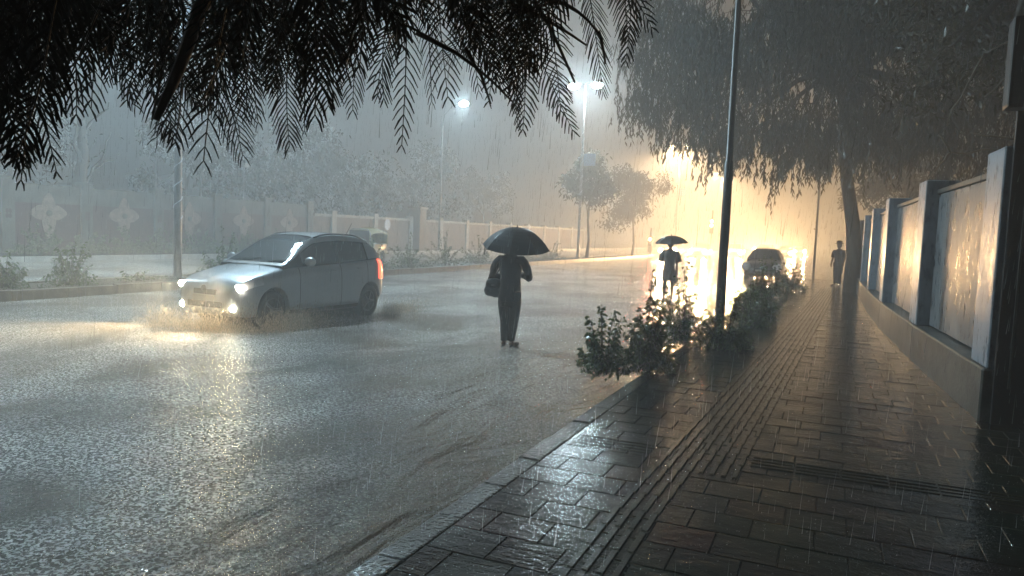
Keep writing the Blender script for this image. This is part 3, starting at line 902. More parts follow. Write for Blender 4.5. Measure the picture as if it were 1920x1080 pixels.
# curtain along the near and left rim
for (x, y, z) in ((-7.2, 0, 7.2), (-6.9, -1.5, 8.9), (-7.0, 1.0, 10.5), (-5.8, -1, 6.4), (-4.6, -1.2, 5.6), (-3.2, -1.4, 5.4), (-1.8, -1.5, 5.2), (-0.6, -2, 5.4), (0.8, -2, 5.6), (2.4, -2, 5.4), (-6.4, -2, 11.8), (4, -2, 5.6), (-5, -3, 8), (-2.5, -4, 8.5), (0, -4.5, 9), (2.5, -4, 8.0), (5, -4, 7)):
    C.append((x, y, z, 1.25, 1.3, 1.2, 14))
tree('drooping_tree', (0.72, 28.0, -0.02), [(0.05, 0, 0), (0, 0, 1.2), (-0.12, 0, 2.4), (-0.38, 0, 3.8), (-0.6, 0, 5.4), (-0.7, 0, 7.5), (-0.6, 0, 10)], 0.28, C,
     'large tree with drooping foliage and a leaning trunk on the right pavement', leafm=M['leafR'], nleaf=170, strands=17, strand_len=0.75, L=0.17, W=0.05, clump=1.15)
# nearer dark tree behind the wall
C = [(random.uniform(-2.2, 4.5), random.uniform(-3.5, 4), random.uniform(4.4, 9.5), 1.3, 1.3, 1.0, 12) for k in range(26)]
tree('broad_tree', (3.4, 16.0, -0.2), [(0, 0, 0), (0.1, 0, 1.5), (0, 0.1, 3), (-0.2, 0.1, 4.6), (-0.2, 0, 6.5)], 0.26, C,
     'dark leafy tree leaning over the grey wall from behind', leafm=M['leafR'], nleaf=110, L=0.13, W=0.05, clump=0.8)
# bare twigs over the wall
random.seed(8)
rt = empty('bare_sapling', (1.95, 9.6, -0.2), 0, 'bare twiggy sapling behind the wall beside the black column', 'tree')
m_ = MB(); m_.tube([(0, 0, 0), (0, 0, 1.4), (-.05, 0, 2.7), (-.1, 0, 4.2), (0, 0, 5.4)], [.05, .045, .04, .03, .015], 8); m_.build('trunk', M['bark_lit'], rt, True)
m_ = MB()
for a, b in (((-.1, 0, 4.2), (-.55, 0, 3.95)), ((-.55, 0, 3.95), (-.86, 0, 3.17)), ((-.05, 0, 2.9), (-.80, 0, 2.88)), ((-.80, 0, 2.88), (-.93, 0, 3.08)), ((-.80, 0, 2.88), (-.95, -.05, 2.66)), ((-.05, 0, 3.0), (-.62, .05, 3.1)), ((-.1, 0, 4.2), (-.3, 0, 4.75)), ((0, 0, 5.0), (-.6, -.1, 4.7)), ((-.1, 0, 3.9), (-.5, .1, 3.5))):
    P = limb_path(Vector(a), Vector(b), 0.0, 6, 0.10); m_.tube(P, [.016, .014, .012, .011, .009, .007], 5)
m_.build('twigs', M['bark_lit'], rt, True)

# trees behind the far wall
random.seed(41)
G4 = 'trees behind the far wall'
rt = empty('bare_tree', (-34, 25.1, -0.2), 0, 'bare forked tree behind the flower wall at the left', 'tree', G4)
m_ = MB(); m_.tube([(0, 0, 0), (0, 0.05, 1.4), (0, 0.0, 2.7), (0, -.05, 3.6), (0, 0.2, 4.6), (0, 0.1, 6), (0, -.1, 8.5)], [.42, .36, .33, .32, .25, .2, .12], 12); m_.build('trunk', M['bark'], rt, True)
m_ = MB()
for a, b, r_ in (((0, 0.1, 3.1), (0, 1.3, 5.0), .1), ((0, .8, 4.2), (0, 1.9, 4.7), .05), ((0, -.1, 3.4), (0, -.9, 4.7), .08), ((0, 0, 4.4), (0.3, -.6, 6.8), .12), ((0, .1, 5.6), (0, 1.6, 7.6), .09), ((0, 1.3, 5.0), (0, 1.7, 6.1), .04), ((0, 0, 7), (.2, -1.2, 9), .06)):
    P = limb_path(Vector(a), Vector(b), 0.1, 7, .15); m_.tube(P, [r_ * (1 - .12 * i) for i in range(7)], 6)
m_.build('branches', M['bark'], rt, True)
vs, fs = [], []
for k in range(1400):
    q = Vector((random.uniform(-1.5, 1.5), -2.2 + random.gauss(0, .9), 5.2 + random.gauss(0, .8)))
    d2 = rnd_dir(-.4); leaf_quad(vs, fs, q, d2, d2.cross(rnd_dir()).normalized(), .2, .07, .3)
m_ = MB(); m_.v = [tuple(v) for v in vs]; m_.f = fs; m_.build('crown', M['leafL'], rt)
def round_tree(x, y, h, r_, lab, nc=8, z0=None, name='leafy_tree', group=G4):
    z0 = z0 if z0 is not None else h * 0.45
    C = []
    for k in range(nc):
        a = random.uniform(0, 6.28); q = math.sqrt(random.random()) * r_ * 0.7
        C.append((q * math.cos(a), q * math.sin(a), random.uniform(z0, h), r_ * .45, r_ * .45, r_ * .35, 9))
    return tree(name, (x, y, -0.2), [(0, 0, 0), (0.1, 0.1, h * .2), (0, 0, h * .4), (0.1, -.1, h * .7)], 0.022 * h * .7, C, lab, group=group, nleaf=60, L=0.26, W=0.12, clump=0.9)
round_tree(-38, 36.5, 8.5, 4.0, 'leafy tree behind the flower wall, left of the tall mast')
round_tree(-36, 41, 9.5, 4.2, 'dark leafy tree behind the wall, above the hatchback')
round_tree(-34, 47, 6.6, 3.4, 'round crowned tree above the hatchback tail, its edge catching the lamp light', z0=3.4)
round_tree(-36, 60, 9, 4.5, 'faint tree behind the white coped wall, under the single lamp')
round_tree(-36, 75, 9, 4.5, 'very faint tree behind the coped wall, left of the twin mast')
round_tree(-15.6, 62, 6.8, 2.6, 'tree on the median left of the big drooping crown', 9, 3.0, group='median trees')
round_tree(-15.9, 50.2, 7.2, 1.9, 'small tree wrapped round the twin mast', 7, 4.0, group='median trees')
round_tree(3.5, 45, 10, 4.5, 'hazy tree behind the far end of the right wall', 8, group='trees behind the right wall')
round_tree(4.5, 60, 11, 5, 'most distant hazy tree on the right', 8, group='trees behind the right wall')

# ------------------------------------------------------------------ fronds hanging over the viewer
random.seed(77)
rt = empty('feathery_tree', (-1.55, -1.6, 0.0), 0, 'dark tree with feathery fronds hanging over the top of the photo', 'tree')
o_ = Vector((-1.55, -1.6, 0.0))
tr_ = MB(); tr_.tube([(0, 0, -.02), (0.02, 0, 0.4), (0, 0, 1.4), (0.1, 0.1, 2.6), (0.1, 0.3, 3.6), (-0.2, 0.8, 4.6)], [.30, .22, .19, .17, .15, .12], 14); tr_.build('trunk', M['bark'], rt, True)
BR = MB(); FV, FF = [], []
RV = MB()
def frond(tip, Ld, lean, curl, nl=22, pl=0.085, wid=0.0075):
    """a leaf that hangs to its tip: a rachis with two rows of narrow pinnae swept forward"""
    n = nl
    base = tip - lean.normalized() * Ld
    side = lean.cross(Vector((0, 0, 1)) if abs(lean.normalized().z) < .95 else fw).normalized()
    # blade faces roughly the road, turned at random about the rachis
    rot = Matrix.Rotation(random.uniform(-1.0, 1.0), 3, lean.normalized())
    vd = (base + tip) / 2 - Vector((0, 0, CAM_H))
    side = rot @ lean.cross(vd).normalized()
    P = []
    for i in range(n + 1):
        t = i / n
        p = base.lerp(tip, t) + side * curl * math.sin(t * 2.2) * Ld * 0.5 + Vector((0, 0, 1)) * (0.10 * Ld * math.sin(math.pi * t))
        P.append(p)
    RV.tube([p - o_ for p in P], [0.0022 * (1.15 - t / n) + .0008 for t in range(n + 1)], 4)
    for i in range(1, n + 1):
        t = i / n
        d = (P[i] - P[i - 1]).normalized()
        L = pl * (0.35 + 0.65 * math.sin(math.pi * min(1, t * 0.85 + .12)) ** .7) * random.uniform(.85, 1.1)
        if t > .93: L *= .75
        for s in (-1, 1):
            if random.random() < 0.05: continue
            a = R(random.uniform(50, 62)) * (1 - 0.42 * t)
            q = (d * math.cos(a) + side * s * math.sin(a)).normalized()
            q2 = (q * 0.9 + d * 0.22 + Vector((0, 0, -0.12))).normalized()
            nrm = q.cross(d).normalized()
            w2 = (q.cross(nrm)).normalized() * wid * .5 * random.uniform(.7, 1.1)
            p0 = P[i] - o_; p1 = p0 + q * L * .5; p2 = p1 + q2 * L * .5
            k0 = len(FV)
            wn = nrm * wid * .3
            FV.extend([p0 - w2 * .5, p0 + w2 * .5, p1 - w2 + wn, p1 + w2 + wn, p2 - w2 * .5, p2 + w2 * .5])
            FF.extend([(k0, k0 + 1, k0 + 3, k0 + 2), (k0 + 2, k0 + 3, k0 + 5, k0 + 4)])
    return base
# how low the foliage hangs along the top of the view
EDGE = ((-60, 300), (20, 335), (60, 300), (90, 215), (180, 180), (240, 175), (290, 235), (340, 240), (400, 300), (430, 280), (480, 215), (560, 262), (620, 215), (680, 205), (740, 262), (800, 190), (860, 175), (900, 185), (960, 215), (1000, 225), (1040, 190), (1060, 130), (1085, 90), (1120, 120), (1150, 95), (1190, 60), (1225, 30), (1260, -60), (1320, -120))
def edge(x):
    return interp(EDGE, x)[0]
def limb_h(x): return 2.9
bases = []
hero = [(20, 338, 1.9, -.1), (75, 322, 2.0, .35), (45, 300, 2.1, .1), (110, 215, 2.3, .2), (178, 205, 2.3, 0.05), (240, 205, 2.1, .45), (215, 180, 2.4, -.3), (300, 262, 2.0, -.25), (285, 248, 2.2, -.55), (355, 262, 2.2, 0.0), (330, 240, 2.4, .2), (400, 305, 1.8, -.35), (455, 290, 2.0, .1), (430, 260, 2.2, .0), (500, 225, 2.4, 0.3), (565, 272, 2.3, 0.05), (590, 250, 2.6, -.1), (640, 200, 2.3, .15), (742, 270, 2.1, 0.02), (690, 210, 2.5, -.2), (800, 192, 2.4, .1), (850, 180, 2.3, .25), (880, 175, 2.6, .4), (905, 188, 2.5, .0), (953, 245, 2.3, .05), (990, 236, 2.2, .2), (1037, 210, 2.3, .25), (975, 200, 2.6, -.1), (1084, 238, 2.4, .5), (1133, 170, 2.5, .15), (1152, 112, 2.6, .1), (1190, 66, 2.4, .25), (1222, 50, 2.3, .7)]
for (px, py, d, ln) in hero:
    tip = at(px, py, d)
    lean = (lv * ln + Vector((random.uniform(-.2, .2), random.uniform(-.2, .2), -1))).normalized()
    bases.append(frond(tip, random.uniform(.36, .6), lean, random.uniform(-.3, .3), random.randint(22, 34), random.uniform(.07, .12), random.uniform(.0045, .0065)))
for k in range(215):
    px = random.uniform(-120, 1060)
    e_ = edge(px)
    py = e_ - abs(random.gauss(0, 1)) * 120 - (30 if px < 600 else 55)
    if px > 940 and random.random() < (px - 940) / 130: continue
    if 150 < px < 520 and py > 20 and random.random() < .35: continue
    d = random.uniform(1.5, 3.2)
    tip = at(px, py, d)
    lean = (lv * random.gauss(0, .35) + Vector((random.uniform(-.4, .4), random.uniform(-.4, .4), -1))).normalized()
    if px > 950: lean = (lean + lv * .35).normalized()
    b = frond(tip, random.uniform(.25, .6), lean, random.uniform(-.4, .4), random.randint(16, 30), random.uniform(.065, .12), random.uniform(.0045, .0075))
    if k % 6 == 0: bases.append(b)
# twigs down to the fronds from limbs above the frame
hub = [at(x, -330, 2.4) for x in (40, 260, 480, 700, 900)]
fork = Vector((-1.75, -0.8, 4.6))
for h_ in hub:
    BR.tube([p - o_ for p in limb_path(fork, h_, .25, 7, .08)], [.07, .06, .05, .045, .04, .03, .022], 8)
for b in bases:
    h_ = min(hub, key=lambda q: (q - b).length)
    BR.tube([p - o_ for p in limb_path(h_, b, .05, 5, .12)], [.012, .009, .007, .005, .003], 5)
# bare thin twigs among the fronds
for (a, b) in (((960, 20), (1100, 85)), ((1000, 0), (1080, 160)), ((870, 90), (920, 195)), ((1030, 0), (1120, 60)), ((330, 30), (285, 225)), ((1120, 60), (1135, 120)), ((780, 60), (960, 190))):
    BR.tube([p - o_ for p in limb_path(at(a[0], a[1], 2.3), at(b[0], b[1], 2.3), .02, 6, .06)], [.009, .0075, .006, .005, .004, .003], 5)
BR.tube([p - o_ for p in limb_path(at(420, -60, 2.0), at(292, 225, 1.9), .02, 7, .05)], [.02, .019, .018, .016, .014, .012, .008], 7)
BR.build('branches', M['bark'], rt, True)
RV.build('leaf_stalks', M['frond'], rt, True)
# the rest of the crown, above and behind the view: it shades the pavement from the sky
for k in range(9000):
    px = Vector((random.uniform(-4.5, 2.6), random.uniform(-4.0, 5.5), random.uniform(4.0, 6.2)))
    d2 = rnd_dir(-.3); sd = d2.cross(rnd_dir()).normalized()
    leaf_quad(FV, FF, px - o_, d2, sd, random.uniform(.18, .34), .09, .3)
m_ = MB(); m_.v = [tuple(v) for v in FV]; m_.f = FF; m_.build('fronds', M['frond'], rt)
# ------------------------------------------------------------------ vehicles
BODY = (  # y, half width, underside z, shoulder z
    (-1.93, .50, .30, .56), (-1.90, .64, .24, .64), (-1.80, .735, .20, .72), (-1.60, .79, .185, .80), (-1.2, .825, .18, .885), (-.80, .84, .18, .955),
    (0, .845, .18, .98), (.9, .845, .18, 1.02), (1.45, .83, .20, 1.06), (1.72, .79, .25, 1.06), (1.86, .72, .30, 1.0), (1.93, .60, .38, .86))
def body_pt(y, s):
    """s 0..1 runs from the sill up the side to the centre line of the top"""
    hw, zb, zt = interp(BODY, y)
    h = zt - zb
    K = ((0.0, 0.0, 0.0), (.10, .80, 0.0), (.2, .965, .10), (.35, 1.0, .32), (.5, 1.0, .60), (.58, .985, .80), (.66, .955, .90), (.74, .88, .965), (.85, .6, 1.0), (1.0, 0.0, 1.03))
    a, b = interp(K, s)
    return Vector((a * hw, y, zb + b * h))
ROOF = ((-.98, .955), (-.80, 1.03), (-.5, 1.20), (-.15, 1.385), (.1, 1.445), (.5, 1.475), (1.0, 1.46), (1.35, 1.41), (1.55, 1.33), (1.75, 1.12), (1.86, .98))
def cab_pt(y, t):
    """t 0..1 over the cabin from the right sill to the left sill"""
    zr = interp(ROOF, y)[0]
    hw, zb, zt = interp(BODY, y)
    wb = hw * .93; z0 = zt - .03
    f = max(0.0, min(1.0, (zr - z0) / .46))
    wt = wb * (1 - .27 * f)
    u = abs(t - .5) * 2
    sg = -1 if t < .5 else 1
    K = ((0, 0.0, 1.0), (.25, .45, .993), (.45, .78, .965), (.56, .93, .915), (.62, 1.0, .84), (.75, 1.0 + .18 * f, .5), (1.0, 0, 0))
    if u < .62:
        a, b = interp(K[:5], u); x = a * wt; z = z0 + (zr - z0) * b
    else:
        q = (u - .62) / .38
        x = wt + (wb - wt) * q ** .85; z = z0 + (zr - z0) * .84 * (1 - q)
    return Vector((sg * x, y, z))
def patch(fn, y0, y1, t0, t1, off=0.0, ny=10, nt_=10, shear=0.0, thick=0.0):
    vs, fs = [], []
    for i in range(ny + 1):
        for j in range(nt_ + 1):
            t = t0 + (t1 - t0) * j / nt_
            y = y0 + (y1 - y0) * i / ny + shear * (j / nt_)
            p = fn(y, t)
            e = 1e-3
            du = fn(y + e, t) - fn(y - e, t); dv = fn(y, min(1, t + e)) - fn(y, max(0, t - e))
            n = dv.cross(du)
            if n.length < 1e-12: n = Vector((0, 0, 1))
            n.normalize()
            c = Vector((0, y, .6 if fn is body_pt or fn is body_l else .9))
            if n.dot(p - c) < 0: n = -n
            vs.append(p + n * off)
    for i in range(ny):
        for j in range(nt_):
            a = i * (nt_ + 1) + j
            fs.append((a, a + 1, a + nt_ + 2, a + nt_ + 1))
    return vs, fs
def body_l(y, s):
    p = body_pt(y, s); p.x = -p.x; return p
def make_car(name, label, cat, paint, detail=True, head=None, fog=None, group=None):
    r = empty(name, (0, 0, 0), 0, label, cat, group)
    NY, NS = (56, 26) if detail else (22, 12)
    ys = [-1.93 + 3.86 * i / NY for i in range(NY + 1)]
    # lower body as one closed hull
    vs, fs = [], []
    for y in ys:
        ring = [body_pt(y, s / NS) for s in range(NS + 1)] + [body_l(y, s / NS) for s in range(NS - 1, 0, -1)]
        vs += ring
    n = 2 * NS
    for i in range(NY):
        for k in range(n):
            a, b = i * n + k, i * n + (k + 1) % n
            fs.append((a, a + n, b + n, b))
    fs.append(tuple(range(n))); fs.append(tuple(reversed(range(NY * n, (NY + 1) * n))))
    m_ = MB(); m_.add(vs, fs); body = m_.build('body', paint, r, True)
    if detail:   # cut the wheel arches for real
        c_ = MB()
        for y in (-1.2, 1.33): c_.lathe([(.345, -1.2), (.345, 1.2)], (0, y, .29), 'x', 36)
        cut = c_.build('cut', paint)
        md = body.modifiers.new('b', 'BOOLEAN'); md.operation = 'DIFFERENCE'; md.object = cut; md.solver = 'EXACT'
        dg = bpy.context.evaluated_depsgraph_get()
        me = bpy.data.meshes.new_from_object(body.evaluated_get(dg))
        body.modifiers.clear(); body.data = me; me.name = 'body'
        bpy.data.objects.remove(cut)
        me.polygons.foreach_set("use_smooth", [len(p.vertices) <= 4 for p in me.polygons])
        for y in (-1.2, 1.33):
            iv = MB(); iv.lathe([(.343, -.62), (.343, .62)], (0, y, .29), 'x', 30)
            iv.build('wheel_well', M['trim'], r)
    q = 1 if detail else 0
    vs, fs = patch(cab_pt, -.96, 1.84, 0, 1, -.004, 40 if q else 16, 40 if q else 16)
    m_ = MB(); m_.add(vs, fs); m_.build('cabin_shell', M['trim'], r, True)
    def cp(nm, mt, *a, **k):
        m_ = MB(); vs, fs = patch(*a, **k); m_.add(vs, fs); return m_.build(nm, mt, r, True)
    cp('windscreen', M['glass'], cab_pt, -.86, -.02, .235, .765, .004, 12, 16)
    cp('rear_window', M['glass'], cab_pt, 1.42, 1.74, .25, .75, .004, 8, 12)
    cp('roof_panel', paint, cab_pt, -.01, 1.44, .205, .795, .010, 20, 20)
    for (t0, t1, sgn) in ((.17, .225, 1), (.775, .83, 1)):
        cp('front_pillar', paint, cab_pt, -.93, .02, t0, t1, .011, 12, 4)
    for t0, t1 in ((.015, .165), (.835, .985)):
        cp('front_side_window', M['glass'], cab_pt, -.50, .42, t0, t1, .006, 14, 8)
        cp('rear_side_window', M['glass'], cab_pt, .49, 1.26, t0, t1, .006, 12, 8)
        cp('rear_pillar', paint, cab_pt, 1.30, 1.80, t0 - (0.01 if t0 < .5 else 0), t1 + (0.01 if t0 > .5 else 0), .010, 10, 6)
        cp('side_roof_frame', paint, cab_pt, -.02, 1.40, (.168 if t0 < .5 else .795), (.205 if t0 < .5 else .832), .010, 16, 3)
    if detail:
        for s in (-1, 1):
            t_ = .5 + s * .285
            P = [cab_pt(y, t_) + Vector((0, 0, .035 if 0 < i < 8 else .006)) for i, y in enumerate([.0 + i * .17 for i in range(9)])]
            m_ = MB(); m_.tube(P, .014, 6); m_.build('roof_rail', M['trim'], r, True)
            # mirror
            m_ = MB(); m_.ball((s * .97, -.52, 1.02), (.125, .06, .075), 14, 8); mo = m_.build('mirror', paint, r, True)
            m_ = MB(); m_.tube([(s * .80, -.50, .99), (s * .9, -.51, 1.0)], .025, 6); m_.build('mirror_arm', M['trim'], mo)
            # door shut lines and handles
            fn = body_pt if s > 0 else body_l
            for yy in (-.62, .46, 1.24):
                m_ = MB(); vs, fs = patch(fn, yy, yy + .012, .2, .74, .0015, 1, 12); m_.add(vs, fs); m_.build('door_gap', M['trim'], r)
            m_ = MB(); vs, fs = patch(fn, -.82, 1.0, .12, .21, .004, 12, 3); m_.add(vs, fs); m_.build('sill', M['trim'], r)
            for yy in (.22, 1.02):
                p = fn(yy, .60); m_ = MB(); m_.tube([p + Vector((0, -.09, 0)), p + Vector((s * .03, -.06, 0)), p + Vector((s * .03, .06, 0)), p + Vector((0, .09, 0))], .013, 6); m_.build('door_handle', paint, r, True)
        m_ = MB()
        for dx in (-.34, .22):
            m_.tube([cab_pt(-.84, .5 + dx * .5) + Vector((0, -.01, .02)), cab_pt(-.80, .5 + (dx + .42) * .5) + Vector((0, 0, .02))], .008, 5)
        m_.build('wiper', M['trim'], r)
        m_ = MB(); m_.tube([(.25, 1.25, 1.46), (.25, 1.42, 1.66)], .006, 5); m_.build('aerial', M['trim'], r)
        cp('spoiler', paint, cab_pt, 1.36, 1.52, .24, .76, .03, 4, 14)
    # front face
    m_ = MB(); m_.rbox(-.40, .40, -1.955, -1.90, .33, .42, .012); m_.rbox(-.26, .26, -1.952, -1.90, .52, .60, .012); m_.build('grille', M['trim'], r)
    m_ = MB(); m_.lathe([(.045, -1.975), (.045, -1.945)], (0, 0, .615), 'y', 16); m_.build('badge', M['steel'], r)
    m_ = MB(); m_.rbox(-.25, .25, -1.972, -1.957, .425, .515, .006); m_.build('number_plate', M['coping'], r)
    for s, fn in ((1, body_pt), (-1, body_l)):
        if detail:
            vs, fs = patch(fn, -1.80, -1.42, .56, .72, .006, 10, 6); m_ = MB(); m_.add(vs, fs); hl = m_.build('headlight', M['clear'], r, True)
            p = fn(-1.80, .60); q_ = p + Vector((-.05 * s, -.03, 0))
            m_ = MB(); m_.ball(q_, (.105, .035, .055), 12, 8); m_.build('bulb', head or M['clear'], hl, True)
            m_ = MB(); m_.ball((s * .60, -1.89, .335), (.055, .03, .045), 12, 8); m_.build('fog_lamp', fog or M['clear'], r, True)
        else:
            m_ = MB(); m_.ball(fn(-1.84, .64), (.22, .08, .19), 12, 8); m_.build('headlight', head or M['clear'], r, True)  # lens oversized so that it imitates the glare round a distant headlamp
        vs, fs = patch(fn, 1.62, 1.88, .46, .72, .008, 6, 6); m_ = MB(); m_.add(vs, fs); m_.build('tail_light', M['tail'] if head else M['redcloth'], r, True)
        for y in (-1.2, 1.33):
            m_ = MB(); m_.lathe([(.10, .58), (.24, .57), (.28, .60), (.296, .64), (.298, .76), (.28, .80), (.21, .805), (.19, .78)] if True else [], (0, y, .29), 'x', 28)
            if s < 0:
                m_.v = [(-a, b, c) for a, b, c in m_.v]
            wh = m_.build('wheel', M['rubber'], r, True)
            m_ = MB(); m_.lathe([(.185, .70), (.19, .785), (.175, .79), (.16, .765), (.03, .775), (.025, .79)], (0, y, .29), 'x', 24)
            if detail:
                for k in range(5):
                    a = k * 2 * math.pi / 5
                    m_.tube([(.785, y + .03 * math.cos(a), .29 + .03 * math.sin(a)), (.79, y + .175 * math.cos(a), .29 + .175 * math.sin(a))], .022, 5)
            if s < 0: m_.v = [(-a, b, c) for a, b, c in m_.v]
            m_.build('rim', M['rim'], wh)
    return r

car = make_car('hatchback', 'silver hatchback driving through the flooded road with headlights on', 'car', M['paint'], True, M['headlamp'], M['foglamp'])
car.location = (-9.32, 11.13, ROAD_Z - 0.03)
car.rotation_euler = (0, 0, R(-4.5))
car.scale = (1, 1, 1.11)
for s in (-1, 1):
    lamp('headlight_beam', 'SPOT', (s * .66, -1.95, .62), CAR_SPOT, (1, .80, .50), car, .06, R(100), (s * .05 - .22, -1, -.035), .8)
    lamp('fog_beam', 'SPOT', (s * .60, -1.96, .33), CAR_SPOT * .08, (1, .78, .42), car, .05, R(110), (s * .15, -1, -.10), .8)

pc = make_car('parked_car', 'dark unlit car parked by the kerb in front of the headlights', 'car', M['darkcar'], False)
pc.location = (-2.9, 37.5, ROAD_Z - .02)
far = make_car('oncoming_car', 'oncoming vehicle left of the far walker, its headlights blurred by the rain', 'car', M['white'], False, M['farhead'], group='oncoming cars with headlights on')
FARS = [((-15.0 + 1.0, 71, 0), None), ((-11.6, 73, 0), 'car with its headlights just right of the far umbrella walker'), ((-9.4, 82, 0), 'car with the round bright headlight directly left of the kerb pole'),
        ((-7.0, 88, 0), 'car with the large headlight glare right of the kerb pole'), ((-4.9, 92, 0), 'car with the brightest headlights, above the parked car'),
        ((-8.3, 112, 0), 'car further back whose lights fill the gap in the headlight row'), ((-4.2, 116, 0), 'car with headlights at the right end of the glowing row'), ((-11.0, 130, 0), 'most distant car in the headlight row')]
for i, (p, lab) in enumerate(FARS):
    c = far if i == 0 else copy_tree(far)
    c.location = (p[0], p[1], ROAD_Z)
    if lab: c['label'] = lab
    for s in (-1, 1):
        lamp('headlight_beam', 'SPOT', (s * .62, -2.0, .68), FAR_SPOT, WARM, c, .10, R(105), (s * .02, -1, .015), .9)

# auto rickshaw in the other carriageway
r = empty('auto_rickshaw', (-22.0, 32.0, ROAD_Z), R(8), 'pale auto rickshaw half hidden behind the tail of the hatchback', 'rickshaw')
m_ = MB(); m_.rbox(-.62, .62, -.5, 1.25, .35, .95, .08); m_.rbox(-.40, .40, -1.15, -.45, .35, .85, .12); m_.build('body', M['rickgreen'], r, True)
m_ = MB()
for i in range(9):
    y = -.75 + i * .24
P = []
vs, fs = [], []
for i in range(11):
    y = -.72 + i * .2; zt = 1.62 + .12 * math.sin(math.pi * i / 10)
    for j in range(9):
        a = math.pi * j / 8
        vs.append((-.64 * math.cos(a) * (1 if abs(math.cos(a)) < .99 else 1), y, zt - .25 + .25 * math.sin(a)))
for i in range(10):
    for j in range(8):
        a = i * 9 + j; fs.append((a, a + 1, a + 10, a + 9))
m_.add(vs, fs); m_.box(-.63, .63, 1.27, 1.29, .9, 1.45); m_.build('canopy', M['yellow'], r, True)
m_ = MB(); m_.tube([(-.62, -.74, .9), (-.60, -.72, 1.45), (-.45, -.7, 1.64), (.45, -.7, 1.64), (.60, -.72, 1.45), (.62, -.74, .9)], .03, 6); m_.build('windscreen_frame', M['coping'], r, True)
m_ = MB(); m_.box(-.55, .55, -.735, -.725, .92, 1.58); m_.build('windscreen', M['glass'], r)
for (x, y) in ((0, -1.0), (-.55, .9), (.55, .9)):
    m_ = MB(); m_.lathe([(.1, -.06), (.22, -.05), (.22, .05), (.1, .06)], (x, y, .22), 'x', 18); m_.build('wheel', M['rubber'], r, True)
m_ = MB(); m_.ball((0, -1.17, .7), (.09, .04, .09), 10, 6); m_.build('headlight', M['headlamp'], r)

# ------------------------------------------------------------------ people
def hand(mb, wrist, d, palm_n, thumb_side, grip=True, s=1.0):
    """palm, four unequal fingers bent over, thumb from the side of the palm"""
    d = d.normalized(); n = (palm_n - d * palm_n.dot(d)).normalized(); b = d.cross(n).normalized() * thumb_side
    c = wrist + d * .045 * s
    mb.tube([wrist - d * .01, wrist + d * .03 * s, wrist + d * .085 * s], [(.024 * s, .02 * s), (.038 * s, .016 * s), (.036 * s, .015 * s)], 10)
    for i, (o, L) in enumerate(((.030, .068), (.010, .076), (-.010, .070), (-.029, .055))):
        k0 = wrist + d * .085 * s + b * o * s
        if grip:
            P = [k0 - d * .01, k0 + (d * .018 + n * .012) * s, k0 + (d * .012 + n * .036) * s, k0 + (-d * .012 + n * .042) * s]
        else:
            P = [k0 - d * .01, k0 + (d * .45 * L + n * .004) * s, k0 + (d * .8 * L + n * .016) * s, k0 + (d * .95 * L + n * .032) * s]
        mb.tube(P, [.0095 * s, .009 * s, .0085 * s, .007 * s], 8)
    t0 = wrist + d * .03 * s + b * .03 * s
    mb.tube([t0, t0 + (d * .025 + b * .018 + n * .008) * s, t0 + (d * .045 + b * .012 + n * .028) * s], [.012 * s, .010 * s, .008 * s], 8)

def head(mb, c, face, s=1.0):
    """skull, jaw, nose, ears; c = centre of the skull, face = direction the face points"""
    f = face.normalized(); sd = f.cross(Vector((0, 0, 1))).normalized(); u = Vector((0, 0, 1))
    def P(x, y, z): return c + (sd * x + f * y + u * z) * s
    for (p, r_) in (((0, 0, .02), .095), ((0, .02, .03), .09), ((0, .035, -.045), .066), ((0, .055, -.085), .042), ((0, -.015, .035), .096)):
        mb.ball(P(*p), (r_ * s * .9, r_ * s * .95, r_ * s), 16, 10)
    mb.tube([P(0, .10, .015), P(0, .122, -.025), P(0, .105, -.035)], [.009 * s, .015 * s, .014 * s], 8)
    for k in (-1, 1):
        mb.ball(P(k * .088, .0, -.01), (.012 * s, .018 * s, .032 * s), 8, 6)
        mb.ball(P(k * .033, .088, .012), .014 * s, 8, 6)
    mb.ball(P(0, .093, -.062), (.024 * s, .010 * s, .008 * s), 8, 6)
    return P

